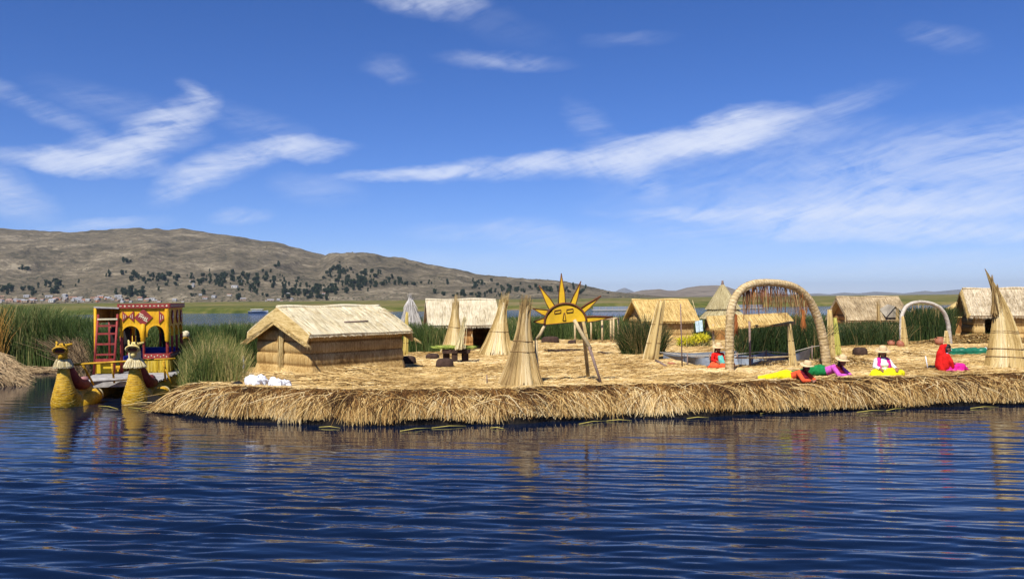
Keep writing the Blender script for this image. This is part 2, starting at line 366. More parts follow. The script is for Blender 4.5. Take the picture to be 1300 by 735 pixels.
scene.view_settings.view_transform = 'Standard'; scene.view_settings.look = 'None'; scene.view_settings.exposure = 0.4; scene.view_settings.gamma = 1
scene.cycles.max_bounces = 6; scene.cycles.volume_bounces = 0; scene.cycles.caustics_reflective = False; scene.cycles.caustics_refractive = False
scene.cycles.use_denoising = True

# ------------------------------------------------------------------ shoreline of the island
EDGE = [(186, 521), (200, 524), (250, 530), (300, 535), (350, 538), (430, 541), (500, 541), (560, 540), (620, 539), (700, 536), (800, 532), (900, 529), (1000, 525), (1100, 521), (1200, 517), (1300, 514), (1420, 509), (1700, 500)]
EP = np.array([G(a, b, 0)[:2] for a, b in EDGE])
XL = EP[0, 0]
def yf(x):
    x = np.asarray(x, float)
    return np.interp(x, EP[:, 0], EP[:, 1]) + .18 * fbm(x * 1.1, x * 0 + 3, 3) * 2
def htop(x, y):                      # height of the reed platform
    t = y - yf(x)
    left = sstep(XL - .2, XL + 1.6, x + .4 * fbm(y, x * 0 + 2, 2))
    back = 1 - sstep(57, 60, y)
    prof = np.interp(t, [-.05, .12, .22, .34, .6, .85, 1.2, 2.5, 40], [-.3, -.3, .40, .58, .70, .75, .68, .68, .70])
    return prof * left * back + (.05 * fbm(x * .9, y * .9, 4) * 2 + .05 * fbm(x * .25 + 9, y * .25, 2)) * sstep(.3, 2, t) * left * back - .12 * (1 - left * back)
def gz(x, y): return float(htop(np.array([float(x)]), np.array([float(y)]))[0])
def on(px, py):                      # a spot on the platform seen at this pixel
    p = G(px, py, .69); return np.array([p[0], p[1], gz(p[0], p[1]) - .01])

# platform
xs = np.concatenate([np.linspace(XL - .4, 22, 420), np.linspace(22.4, 34, 24)])
ts = np.concatenate([np.linspace(-.05, 1.6, 16), np.linspace(1.8, 39.5, 190)])
Xg, Tg = np.meshgrid(xs, ts, indexing='ij'); Yg = yf(Xg) + Tg
mb = MB(); mb.grid(Xg, Yg, htop(Xg, Yg), var=.5 + fbm(Xg * .5, Yg * .5, 4))
tag(mb.build('ground', M_ground, origin=(0, 30, 0)), kind='structure')

# loose straw over the platform
def scatter(n, y0, y1, x0=-11, x1=26, pw=2.0):
    q = rng.random(n); a = y0 ** (1 - pw); b = y1 ** (1 - pw)
    y = (a + (b - a) * q) ** (1 / (1 - pw))
    x = (rng.random(n) * 1.3 - .65) * y * 1.02
    k = (x > max(x0, XL + .3)) & (x < x1); return x[k], y[k]
x, y = scatter(190000, 19.5, 56)
t = y - yf(x); k = t > .75; x = x[k]; y = y[k]; N = len(x)
z = htop(x, y)
a = rng.normal(0, 1.3, N) + .8 * fbm(x * .5, y * .5, 3); L = rng.uniform(.07, .26, N)
d = np.stack([np.cos(a), np.sin(a) * .8, np.zeros(N)], 1) * L[:, None]
b = np.stack([x, y, z + rng.uniform(0, .02, N)], 1); lift = rng.uniform(.015, .055, N)
up = np.array([0, 0, 1.0])
tip = b + d * 2; tip[:, 2] += rng.uniform(-.01, .05, N)
var = np.clip(.50 + fbm(x * .35, y * .5, 4) * .9 + rng.normal(0, .21, N), 0, 1)
mb = MB(); mb.ribbons(b, b + d + up * lift[:, None], tip, rng.uniform(.012, .03, N), 2, var, face=(0, -.5, .8))
# old litter heaps behind the front roll and beside the hut
def heap(mb, c, rx, ry, h, n, var=.5, dirx=1, L0=.5):
    x = rng.normal(0, .42, n); y = rng.normal(0, .42, n)
    zz = np.exp(-(x * x + y * y) * 1.6) * h
    x = c[0] + x * rx; y = c[1] + y * ry; z0 = htop(x, y) + zz - .01
    a = rng.normal(dirx, .5, n); L = rng.uniform(.15, L0, n)
    d = np.stack([np.cos(a), np.sin(a), rng.normal(0, .12, n)], 1) * L[:, None]
    b = np.stack([x, y, z0], 1); mb.ribbons(b - d, b + up * .06, b + d - up * .03, .022, 2, np.clip(var + rng.normal(0, .2, n), 0, 1), face=(0, -.5, .8))
heap(mb, on(440, 484), 2.6, 1.5, .16, 5000, .42, .2)
heap(mb, on(355, 482), 1.7, .7, .20, 2500, .55, -.2)
heap(mb, on(470, 474), 1.8, 1.2, .18, 2500, .45, .3)
heap(mb, on(1075, 462), 1.1, .7, .22, 1800, .5, .8)
heap(mb, on(1245, 436), 3.2, .5, .38, 3500, .45, 1.3, .35)
heap(mb, on(1160, 447), 2.5, 1.4, .08, 1800, .6, .2)
heap(mb, on(985, 463), 1.4, .5, .10, 1500, .68, .3)
tag(mb.build('loose_straw', M_straw, origin=(0, 30, .7)), 'loose pale straw scattered over the floating reed platform', 'straw', kind='stuff')

# front fringe of hanging reeds
mb = MB()
def fringe(n, t0, t1, len0, len1, v0, v1, sd_, drop, wd, fx=.25, y_out=.6):
    x = rng.uniform(XL + .05, 24, n); x = np.where(rng.random(n) < .75, rng.uniform(XL + .05, 15.5, n), x)
    t = rng.uniform(t0, t1, n) + .22 * fbm(x * 1.4, x * 0 + 6, 4) * (t1 > .6); y = yf(x) + t; z = htop(x, y) + .01
    cn = fbm(x * 1.9, x * 0 + t0 * 9 + 5, 4) * 2; L = rng.uniform(len0, len1, n) * np.clip(1 + .7 * cn, .45, 1.5)
    lean = rng.normal(0, fx, n) + .7 * fbm(x * 2.3, x * 0 + 8, 4)
    out = L * rng.uniform(.25, y_out, n)
    b = np.stack([x, y, z], 1)
    m = b + np.stack([lean * L * .4, -out * .8, L * rng.uniform(-.02, .22, n)], 1)
    tz = np.maximum(z - L * drop * rng.uniform(.6, 1.1, n), .07 + .12 * fbm(x * 1.7, x * 0 + 4, 4) * 2.2 + .14 * rng.random(n) ** 2)
    tp = np.stack([x + lean * L, y - out - .03, tz], 1)
    tp[:, 1] = np.minimum(tp[:, 1], yf(tp[:, 0]) + np.interp(tp[:, 2], [0, .45, .7], [.0, .15, .6]) - .02)
    cl_ = fbm(x * 3.1, t * 3, 4) * 1.5
    mb.ribbons(b, m, tp, rng.uniform(wd * .6, wd * 1.3, n), 3, np.clip(rng.uniform(v0, v1, n) - .07 + cl_ * .42, 0, 1), face=(0, -1, .4), tipw=.4)
fringe(20000, .40, 1.05, .2, .5, .02, .34, 0, .5, .017, .5)
fringe(12000, .25, .9, .3, .65, .12, .46, 0, .75, .017, .4)
fringe(14000, .22, .5, .25, .5, .45, .95, 0, .85, .015, .25, .45)
fringe(9000, .22, .5, .35, .75, .55, 1.0, 0, .95, .017, .3, .45)
fringe(7000, .2, .34, .15, .35, .25, .6, 0, .9, .016, .3, .35)
fringe(1500, .3, 1.05, .5, .95, .6, 1.0, 0, .55, .013, .9)
fringe(2500, .35, .8, .3, .6, .0, .12, 0, .7, .03, .5)
tag(mb.build('reed_fringe', M_edge, origin=(0, 21, .4)), 'brown topped fringe of cut reeds hanging over the water edge', 'reed edge', kind='stuff')
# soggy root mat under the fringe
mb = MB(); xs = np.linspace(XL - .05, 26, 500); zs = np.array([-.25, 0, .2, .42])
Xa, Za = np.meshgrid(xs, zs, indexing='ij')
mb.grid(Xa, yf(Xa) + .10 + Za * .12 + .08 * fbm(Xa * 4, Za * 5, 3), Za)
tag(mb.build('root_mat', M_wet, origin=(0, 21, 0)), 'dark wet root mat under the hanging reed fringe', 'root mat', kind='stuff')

# ------------------------------------------------------------------ water
def axis(fine0, fine1, st, far0, far1, g=1.09):
    a = list(np.arange(fine0, fine1, st)); s = st
    while a[-1] < far1: s *= g; a.append(a[-1] + s)
    s = st; b = [fine0]
    while b[-1] > far0: s *= g; b.append(b[-1] - s)
    return np.array(b[::-1][:-1] + a)
wx = axis(-15.5, 15.5, .05, -24000, 24000); wy = axis(7.6, 27.0, .04, -300, 30000)
WX, WY = np.meshgrid(wx, wy, indexing='ij')
H = np.zeros_like(WX)
ampm = .45 + 1.1 * np.clip(fbm(WX * .09, WY * .16, 3) * 2 + .5, 0, 1)
wr = random.Random(5)
for i in range(46):
    lam = .19 * (4.6 ** wr.random()); th = wr.gauss(.13, .17) ; k_ = 2 * math.pi / lam
    A = .0018 * (lam / .4) ** .75; ph = wr.random() * 6.28
    warp = .25 * (fbm(WX * .3 + i, WY * .3, 2))
    q_ = k_ * (WX * math.sin(th) + (WY + warp) * math.cos(th)) + ph; H += A * (np.sin(q_) + .22 * np.cos(2 * q_))
near = 1 - sstep(26, 29, WY) ; side = (1 - sstep(15, 17, np.abs(WX)))
lee = np.interp(WY, [8, 11, 14, 17, 20, 28], [1.2, 1.0, .70, .38, .22, .2])
H = H * ampm * lee * near * side * sstep(2, 6, WY + 0 * WX)
mb = MB(); mb.grid(WX, WY, H, smooth=True)
mw, nt, b = nm('lake_water')
b.inputs['Base Color'].default_value = (.003, .008, .024, 1); b.inputs['Roughness'].default_value = .045; b.inputs['IOR'].default_value = 1.333
n1 = noise(nt, vscale(nt, (5, 11, 1)), 1, 3, .5, .3); n2 = noise(nt, vscale(nt, (.7, 3.0, 1)), 1, 4, .6)
hh = mth(nt, 'MULTIPLY_ADD', n2, 1.2, mth(nt, 'MULTIPLY', n1, .35))
ge = nt.nodes.new('ShaderNodeNewGeometry'); sx_ = nt.nodes.new('ShaderNodeSeparateXYZ'); nt.links.new(ge.outputs['Position'], sx_.inputs[0])
mr = nt.nodes.new('ShaderNodeMapRange'); mr.inputs[1].default_value = 45; mr.inputs[2].default_value = 90; mr.inputs[3].default_value = .004; mr.inputs[4].default_value = .09; nt.links.new(sx_.outputs[1], mr.inputs[0])
bn = nt.nodes.new('ShaderNodeBump'); bn.inputs['Strength'].default_value = 1; nt.links.new(mr.outputs[0], bn.inputs['Distance']); nt.links.new(hh, bn.inputs['Height']); nt.links.new(bn.outputs[0], b.inputs['Normal'])
tag(mb.build('water', mw, origin=(0, 20, 0)), kind='structure')

# ------------------------------------------------------------------ marsh beyond the channel
r_ = np.concatenate([[222, 224, 227], 230 * (1.03 ** np.arange(0, 112))])
aa = np.linspace(-.75, .75, 700); A_, R_ = np.meshgrid(aa, r_, indexing='ij')
rr = R_ + 30 * fbm(A_ * 14, A_ * 0 + 1, 4) * np.interp(R_, [230, 400], [1, 0]) + A_ * 40
X_ = np.tan(A_) * rr; Y_ = rr
Z_ = (1.15 + 1.3 * fbm(X_ * .03, Y_ * .015, 4)) * sstep(222, 229, R_) - .1 * (R_ < 223)
Z_ = np.minimum(Z_, 1.9)
mb = MB(); mb.grid(X_, Y_, Z_, smooth=False)
mm, nt, b = nm('marsh_reeds')
n1 = noise(nt, vscale(nt, (.012, .02, .5)), 1, 5, .6); n2 = noise(nt, vscale(nt, (.3, .05, .5)), 1, 5, .7)
f = mth(nt, 'MULTIPLY_ADD', n2, .5, mth(nt, 'MULTIPLY', n1, .8))
c1 = ramp(nt, f, [(.45, (.035, .05, .016)), (.56, (.075, .09, .022)), (.66, (.14, .13, .04)), (.78, (.22, .165, .075))])
nt.links.new(c1, b.inputs['Base Color']); b.inputs['Roughness'].default_value = 1; b.inputs['Specular IOR Level'].default_value = .05
tag(mb.build('marsh', mm, origin=(0, 230, 0)), 'flat green and tan reed marsh stretching beyond the blue channel', 'marsh', kind='stuff')

# ------------------------------------------------------------------ hills
def prof(pts):
    p = np.array(pts, float); a = np.arctan((p[:, 0] - 650) / F)
    e = (hyp(p[:, 0]) - p[:, 1]) / F
    return lambda q: np.interp(q, a, e)
PA = prof([(-700, 330), (-500, 300), (-300, 280), (-150, 290), (-60, 284), (0, 286.6), (50, 292), (99, 292.6), (142, 290), (179, 285.6), (198, 286.6), (215, 291), (231, 288.6), (265, 291), (298, 294), (317, 301), (350, 304), (380, 311), (413, 322.5), (470, 336), (560, 360), (640, 380)])
PB = prof([(310, 384), (340, 376), (370, 358), (398, 336), (418, 322.5), (440, 319), (476, 319), (512, 325), (542, 332), (579, 340), (618, 349), (645, 350.5), (681, 351), (698, 354.6), (724, 358), (747, 363), (774, 368.5), (800, 371), (850, 375.5), (900, 376.6)])
PC = prof([(425, 382), (450, 373), (480, 366), (520, 361), (555, 360.5), (590, 364), (640, 373), (690, 379.5)])
PE = prof([(140, 384), (200, 378), (260, 372), (300, 371), (350, 373), (400, 378), (440, 382)])
def hillH(a, r):
    q = lambda r0, r1: np.clip((r - r0) / (r1 - r0), 0, 1)
    out = []
    for P, r0, r1, e in ((PA, 2000, 3500, .62), (PB, 2020, 3000, .7), (PC, 2010, 2350, .7), (PE, 1995, 2120, .8)):
        an = np.maximum(P(a), 0)
        t = q(r0, r1); bk = 1 - .5 * np.clip((r - r1) / 900, 0, 1)
        h = an * np.minimum(r, r1) * t ** e * bk
        out.append(h)
    h = np.maximum.reduce(out)
    x = np.tan(a) * r
    n = fbm(x * .004, r * .004, 5, .55); rg = 1 - np.abs(fbm(x * .005 + 7, r * .0016 + 3, 4)) * 4
    am = sstep(1990, 2500, r) * np.clip(h / 60, 0, 1)
    rid = 1 - sstep(2700, 3300, r) * .8
    return h * (1 + .24 * (rg - .8) * rid * sstep(2000, 2300, r)) + (n * 30 + fbm(x * .03, r * .03, 4) * 8) * am * (.3 + .7 * rid) - .3
aa = np.concatenate([np.linspace(-.9, -.56, 60)[:-1], np.linspace(-.56, .24, 620)]); rr = np.concatenate([np.linspace(1985, 2400, 90), np.linspace(2410, 4300, 130)])
A_, R_ = np.meshgrid(aa, rr, indexing='ij'); Hh = hillH(A_, R_)
mb = MB(); mb.grid(np.tan(A_) * R_, R_, Hh)
def hillmat(name, stops, s1=.006, s2=.05, bs=1):
    m, nt, b = nm(name)
    n1 = noise(nt, vscale(nt, (s1, s1, s1 * 2.5)), 1, 7, .62, .3); n2 = noise(nt, vscale(nt, (s2, s2, s2 * 1.5)), 1, 6, .75)
    n3 = noise(nt, vscale(nt, (s1 * 1.6, s1 * 1.6, s2 * 2)), 1, 4, .6, .4)
    f = mth(nt, 'MULTIPLY_ADD', n2, .75, mth(nt, 'MULTIPLY_ADD', n1, .6, mth(nt, 'MULTIPLY', n3, .35)))
    nt.links.new(ramp(nt, f, stops), b.inputs['Base Color']); b.inputs['Roughness'].default_value = 1; b.inputs['Specular IOR Level'].default_value = 0
    bump(nt, b, mth(nt, 'MULTIPLY_ADD', n2, 1, mth(nt, 'MULTIPLY', n1, 2)), bs, 9); return m
M_hill = hillmat('dry_hillside', [(.58, (.026, .026, .018)), (.70, (.066, .058, .040)), (.80, (.118, .099, .066)), (.92, (.18, .146, .096)), (1, (.30, .25, .17))])
tag(mb.build('hills', M_hill, origin=(0, 2000, 0)), kind='structure')
def farhill(pts, r1, dr, mat, na=260):
    P = prof(pts); a0 = math.atan((pts[0][0] - 650) / F); a1 = math.atan((pts[-1][0] - 650) / F)
    A_, T_ = np.meshgrid(np.linspace(a0, a1, na), np.linspace(0, 1.4, 28), indexing='ij'); R_ = r1 - dr + dr * T_
    x = np.tan(A_) * R_
    h = np.maximum(P(A_), 0) * np.minimum(R_, r1) * np.minimum(T_, 1) ** .8 * (1 - np.clip(T_ - 1, 0, 1) * 1.2)
    h *= 1 + .16 * (fbm(x * 6 / dr, R_ * 4 / dr, 5)) * (1 - sstep(.8, 1, T_) * .7)
    mb = MB(); mb.grid(x, R_, h - 2); tag(mb.build('hills', mat, origin=(0, r1, 0)), kind='structure')
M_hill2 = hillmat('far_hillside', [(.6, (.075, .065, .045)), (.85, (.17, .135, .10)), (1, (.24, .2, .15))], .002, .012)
farhill([(740, 378), (790, 371.5), (804, 370), (816, 367.3), (838, 366), (848, 368), (858, 368), (873, 363.8), (888, 361.7), (911, 361), (924, 363), (935, 367), (960, 370), (1000, 373), (1040, 375.2)], 6500, 1600, M_hill2)
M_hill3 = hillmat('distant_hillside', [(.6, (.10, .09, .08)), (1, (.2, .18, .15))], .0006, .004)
farhill([(960, 376), (1000, 373.5), (1040, 372), (1052, 373.2), (1071, 371), (1090, 372), (1110, 369.8), (1127, 370.6), (1148, 372), (1175, 368.7), (1186, 370), (1217, 367), (1238, 366.6), (1258, 368), (1300, 367.5), (1360, 364), (1500, 366), (1700, 371)], 17000, 3000, M_hill3)
farhill([(772, 376), (785, 367.5), (793, 364.8), (802, 368.5), (815, 376)], 21000, 2500, M_hill3, 40)

# scrub on the hillside
def on_hill(px, py):
    a = math.atan((px - 650) / F); rr = np.linspace(1990, 3500, 400)
    e = hillH(np.full(400, a), rr) / rr; tgt = (hyp(px) - py) / F
    i = int(np.argmax(e >= tgt))
    if e[i] < tgt: return None
    r = rr[i]; return (math.tan(a) * r, r, float(hillH(np.array([a]), np.array([r]))[0]))
n = 5200
a = np.arctan((rng.uniform(-60, 820, n) - 650) / F); r = 2000 + 1400 * rng.random(n) ** 1.7
h = hillH(a, r); x = np.tan(a) * r
k = (fbm(x * .006, r * .006, 3) > -.02) & (h > 2); a, r, h, x = a[k], r[k], h[k], x[k]; n = len(a)
s = rng.uniform(1.2, 3.2, n)
oc = np.array([[1, 0, 0], [0, 1, 0], [-1, 0, 0], [0, -1, 0], [0, 0, 1.0], [0, 0, -.4]])
V = np.stack([x, r, h], 1)[:, None] + oc[None] * s[:, None, None] * np.array([1.2, 1, .7]) * rng.uniform(.7, 1.3, (n, 6, 1))
fo = np.array([[0, 1, 4], [1, 2, 4], [2, 3, 4], [3, 0, 4], [1, 0, 5], [2, 1, 5], [3, 2, 5], [0, 3, 5]])
mb = MB(); mb.add(V.reshape(-1, 3), (np.arange(n) * 6)[:, None, None] .repeat(8, 1).repeat(3, 2).reshape(-1, 3) + np.tile(fo, (n, 1)), np.repeat(rng.random(n), 6))
M_scrub = bladem('scrub', [(0, (.03, .035, .018)), (.6, (.075, .07, .035)), (1, (.15, .12, .07))])
tag(mb.build('hillside_scrub', M_scrub, origin=(0, 2000, 0)), 'small dry bushes dotted over the brown hillside', 'scrub', kind='stuff')

# trees on the hillside
M_leafd = bladem('eucalyptus_leaf', [(0, (.014, .026, .012)), (.5, (.035, .052, .024)), (1, (.08, .095, .04))], .7, .1)
M_bark = flat('bark', (.12, .08, .05), .9, .3, 2, .3)
def hill_tree(kind):
    mb = MB(); q = random.Random(kind * 13 + 3)
    h = [12, 16, 8, 11][kind]; w_ = [6.0, 4.2, 6.5, 4.5][kind]
    mb.tube([(0, 0, -1), (.3, .1, h * .3), (.1, -.2, h * .65), (0, 0, h * .9)], [.55, .42, .3, .1], 6, mat=1)
    for i in range(5):
        an = q.random() * 6.28; z0 = h * q.uniform(.25, .6)
        mb.tube([(0, 0, z0), (math.cos(an) * w_ * .5, math.sin(an) * w_ * .5, z0 + h * .18)], [.22, .08], 5, mat=1)
    for i in range(22):
        an = q.random() * 6.28; rr = w_ * q.uniform(.1, .75); zz = h * q.uniform(.22, .93)
        c = np.array([math.cos(an) * rr, math.sin(an) * rr, zz]); n = 30
        p = rng.normal(size=(n, 3)); p = p / np.linalg.norm(p, axis=1)[:, None] * rng.uniform(.5, 1.1, (n, 1)) * w_ * .36 * np.array([1, 1, .75]) + c
        d = rng.normal(size=(n, 3)) * .8
        mb.ribbons(p - d, p + rng.normal(size=(n, 3)) * .3, p + d, 1.3, 1, np.clip(rng.normal(.5, .2, n), 0, 1), tipw=.6)
    return mb
protos = [hill_tree(k).build('tree', [M_leafd, M_bark]) for k in range(4)]
TC = [(285, 355, 42, 6, 62), (188, 352, 16, 5, 14), (70, 362, 14, 6, 14), (5, 367, 9, 4, 9), (35, 367, 7, 3, 5), (165, 372, 14, 3, 12), (380, 371, 32, 5, 30), (150, 348, 14, 2, 7), (28, 341, 5, 2, 3),
      (163, 332, 6, 1, 4), (432, 345, 9, 6, 14), (455, 357, 26, 6, 38), (420, 369, 15, 5, 14), (500, 359, 34, 2, 16), (612, 361, 8, 4, 6), (645, 366, 22, 4, 12), (600, 373, 30, 2, 10), (705, 369, 26, 2, 12), (354, 338, 2, 2, 2), (305, 378, 2, 1, 1), (248, 372, 20, 3, 4)]
TL = ['dark broad evergreen on the far brown hillside', 'dark slender eucalyptus on the far brown hillside', 'low round dark tree on the far brown hillside', 'small upright dark tree on the far brown hillside']
cand = []
for (cx, cy, sx, sy, n) in TC:
    for i in range(int(n * 2.1)):
        p = on_hill(rnd.gauss(cx, sx * .9), rnd.gauss(cy, sy * .9))
        if p is not None: cand.append((rnd.uniform(.35, 1.0) * (1.25 if rnd.random() < .12 else 1), rnd.choice([0, 0, 1, 1, 2, 3]), p))
cand.sort(key=lambda q: -q[0]); usedp = set(); far_wood = MB()
pm = []
for o in protos:
    v = np.zeros(len(o.data.vertices) * 3); o.data.vertices.foreach_get('co', v); at = np.zeros(len(o.data.vertices)); o.data.attributes['var'].data.foreach_get('value', at)
    fs = [tuple(p_.vertices) for p_ in o.data.polygons if len(p_.vertices) == 4 and p_.material_index == 0]; pm.append((v.reshape(-1, 3), at, np.array(fs)))
for i, (s_0, k, p) in enumerate(cand):
    sc = np.array([s_0 * rnd.uniform(.8, 1.25), s_0, s_0 * rnd.uniform(.75, 1.25)])
    if i < 298:
        o = protos[k] if k not in usedp else protos[k].copy()
        if k in usedp: COL.objects.link(o)
        usedp.add(k); o.location = p; o.scale = sc; o.rotation_euler = (0, 0, rnd.random() * 6.28)
        tag(o, TL[k], 'tree', 'trees on the far hillside')
    else:
        v, at, fs = pm[k]; far_wood.add(v * sc + np.array(p), fs, at)
tag(far_wood.build('hillside_wood', M_leafd, origin=(-900, 2100, 0)), 'smaller scattered trees and thickets on the far brown hillside', 'woodland', kind='stuff')

# houses at the foot of the hill
HW = [flat('house_adobe', (.30, .22, .15), .9, .2, .5), flat('house_white', (.45, .43, .39), .9, .12, .5), flat('house_grey', (.36, .35, .34), .9, .2, .5), flat('house_orange', (.50, .22, .12), .9, .2, .5)]
HR = [flat('roof_tin', (.34, .34, .35), .5, .2, .5), flat('roof_rust', (.30, .15, .09), .8, .2, .5)]
HL = ['tiny adobe house at the foot of the brown hill', 'tiny white house at the foot of the brown hill', 'tiny grey house at the foot of the brown hill', 'tiny orange walled house at the foot of the brown hill']
hp = {}
for i in range(92):
    px = rnd.choice([rnd.uniform(-10, 60), rnd.uniform(60, 200), rnd.uniform(60, 240), rnd.uniform(240, 440)]); py = 384 - abs(rnd.gauss(0, 3.6)) - .8
    if px > 240 and rnd.random() < .55: py = rnd.uniform(356, 381)
    p = on_hill(px, py)
    if p is None: continue
    k = rnd.choice([0, 0, 1, 2, 2, 3]) if px < 230 else rnd.choice([0, 1, 2, 2]); 
    k = k if k != 3 or rnd.random() < .5 else 2; rf = rnd.random() < .35
    if (k, rf) not in hp:
        mb = MB(); mb.box((0, 0, 1.4), (9, 6, 4), mat=0)
        mb.add([(-4.8, -3.3, 3.3), (4.8, -3.3, 3.3), (4.8, 0, 4.6), (-4.8, 0, 4.6), (-4.8, 3.3, 3.3), (4.8, 3.3, 3.3)], [[0, 1, 2, 3], [3, 2, 5, 4]], mat=1)
        mb.add([(-4.5, -3, 3.35), (-4.5, 3, 3.35), (-4.5, 0, 4.5), (4.5, -3, 3.35), (4.5, 3, 3.35), (4.5, 0, 4.5)], [[0, 1, 2], [3, 5, 4]], mat=0)
        mb.box((-2.4, -3.03, 1.4), (1.1, .06, 2.1), mat=2); mb.box((1.6, -3.03, 1.9), (1.3, .06, 1.1), mat=2)
        o = mb.build('village_house', [HW[k], HR[int(rf)], M_black]); hp[(k, rf)] = o
    else:
        o = hp[(k, rf)].copy(); COL.objects.link(o)
    o.location = (p[0], p[1], p[2]); s = rnd.uniform(.7, 1.3); o.scale = (s * rnd.uniform(.8, 1.5), s, s); o.rotation_euler = (0, 0, rnd.gauss(0, .35))
    tag(o, HL[k][:-15] + ('rusty roof below' if rf else 'tin roof below') + ' the brown hill' if False else HL[k].replace(' at the foot', (' with rusty roof' if rf else ' with pale tin roof') + ' at the foot'), 'house', 'houses at the foot of the hill')

# ------------------------------------------------------------------ reed beds
def bed(name, px0, px1, Y0, Y1, z0, ht, n, mat, label, lean=.12, wd=.022, kind='stuff', hv=.18, cat='reeds'):
    Y = rng.uniform(Y0, Y1, n); px = rng.uniform(px0, px1, n)
    x = (px - 650) / F * Y
    hh = (ht(px) if callable(ht) else np.full(n, ht)) * (1 - hv * rng.random(n)) * (1 + .25 * fbm(x * .8, Y * .8, 3))
    hh = np.where(rng.random(n) < .25, hh * rng.uniform(.35, .8, n), hh)
    b = np.stack([x, Y, np.full(n, z0)], 1)
    lx = rng.normal(0, lean, n) * hh + .25 * fbm(x * .5, Y * .5, 2) * hh; ly = rng.normal(0, lean, n) * hh
    t = b + np.stack([lx * 1.6, ly * 1.6, hh], 1); m = b + np.stack([lx * .2, ly * .2, hh * .6], 1)
    c = [(px0 + px1) / 2, (Y0 + Y1) / 2]; o_ = ((c[0] - 650) / F * c[1], c[1], z0)
    var = np.clip(.45 + fbm(x * .7, Y * .7, 3) * .9 + rng.normal(0, .2, n), 0, 1)
    mb = MB(); mb.ribbons(b, m, t, rng.uniform(.6, 1.4, n) * wd, 3, var, face=(0, -1, .1), tipw=.3)
    return tag(mb.build(name, mat, origin=o_), label, cat, kind=kind)
L1 = lambda px: np.interp(px, [-60, 0, 15, 60, 85, 120], [2.75, 2.8, 2.75, 2.65, 2.4, 2.25])
bed('reed_bed', -150, 122, 38.5, 43, 0, L1, 17000, M_green, 'tall green reed bed growing in the water left of the yellow boat', wd=.028)
bed('reed_bed', 118, 335, 34, 40, 0, 1.95, 17000, M_green, 'green reed bed standing behind the boat and the large pale hut', wd=.026)
bed('reed_bed', 230, 306, 24.0, 33.5, .12, lambda p: np.interp(p, [230, 240, 290, 306], [.9, 1.55, 1.75, 1.35]) * (1 + .45 * fbm(p * .11, p * 0 + 2, 3)), 13000, M_mixed, 'mixed green and yellow reeds at the left tip of the island', lean=.09, wd=.018, hv=.45)
bed('reed_bed', 505, 566, 36.8, 38.6, .55, 1.35, 2600, M_green, 'green reeds in front of the bleached reed cone', wd=.022, hv=.3)
bed('reed_bed', 640, 800, 46, 54, 0, 1.85, 9000, M_green, 'green reeds behind the pole frame and the sun figure', wd=.03)
bed('reed_bed', 936, 1046, 30.6, 37, .5, lambda p: np.interp(p, [936, 960, 1040], [1.45, 1.6, 1.5]), 9500, M_dark, 'dark reeds behind the big arch and the lean canopy', wd=.022, lean=.15)
bed('reed_bed', 1060, 1150, 38, 45, .5, lambda p: np.interp(p, [1060, 1075, 1150], [.95, 1.1, 1.1]), 9000, M_dark, 'dark brown and green thicket before the far barn hut', wd=.026, lean=.18, hv=.3)
bed('reed_bed', 1150, 1210, 41, 46, .5, 1.75, 3600, M_dark, 'dark reeds seen through the small arch', wd=.026, lean=.1)
bed('reed_bed', 880, 905, 44, 50, .3, 1.0, 1200, M_dark, 'low dark reeds between the golden hut and the round hut', wd=.026)
bed('reed_bed', 400, 1400, 52, 62, 0, 1.75, 22000, M_green, 'long green reed belt along the back of the island', wd=.04)
bed('reed_bed', 1230, 1290, 41.5, 43, .6, .5, 500, M_mixed, 'short dry stubble in front of the grey roofed hut', wd=.02)
bed('dead_reeds', 86, 116, 34.5, 37, 0, 1.55, 1800, M_drybed, 'tangled brown dead reeds left of the boat ladder', lean=.35, wd=.025, hv=.5)
bed('rusty_reeds', -60, 4, 38, 38.6, 0, 2.8, 420, bladem('rusty_reed', [(0, (.2, .09, .02)), (1, (.5, .28, .06))]), 'rust coloured reeds at the far left edge', lean=.12, wd=.03, hv=.35)
# shore of cut reeds under the left bed
mb = MB(); n = 5000
px = rng.uniform(-120, 28, n); Y = rng.uniform(31, 37.5, n); hump = np.clip(1 - ((px + 30) / 58) ** 2, 0, 1) ** .6
x = (px - 650) / F * Y; zz = hump * 1.25 * np.clip(1 - ((Y - 34) / 3.6) ** 2, 0, 1) * rng.random(n) ** .3
b = np.stack([x, Y, zz], 1); d = np.stack([rng.uniform(.1, .7, n), -rng.uniform(0, .5, n), -rng.uniform(.1, .5, n)], 1)
mb.ribbons(b, b + d * .5 + up * .08, b + d, .03, 2, np.clip(rng.normal(.6, .2, n), 0, 1), face=(0, -1, .4))
mb.lathe([(1.7, 0), (1.5, .3), (1.0, .65), (.4, .9), (0, .95)], 20, c=((-30 - 650) / F * 34, 34, 0), sx=1.15, wob=.3)
tag(mb.build('reed_heap', M_drybed, origin=((-30 - 650) / F * 34, 34, 0)), 'pale heap of cut dead reeds at the left edge of the lake', 'reed heap')
mb = MB(); n = 2200; px = rng.uniform(20, 125, n); Y = rng.uniform(36.5, 39, n); x = (px - 650) / F * Y
b = np.stack([x, Y, rng.uniform(0, .12, n)], 1); d = np.stack([rng.normal(0, .4, n), -rng.uniform(0, .3, n), rng.uniform(-.08, .08, n)], 1)
mb.ribbons(b, b + d * .5 + up * .04, b + d, .03, 2, face=(0, -1, .4))
tag(mb.build('shore_litter', M_drybed, origin=(-20, 38, 0)), 'flattened dry reeds along the left shoreline', 'reed litter', kind='stuff')
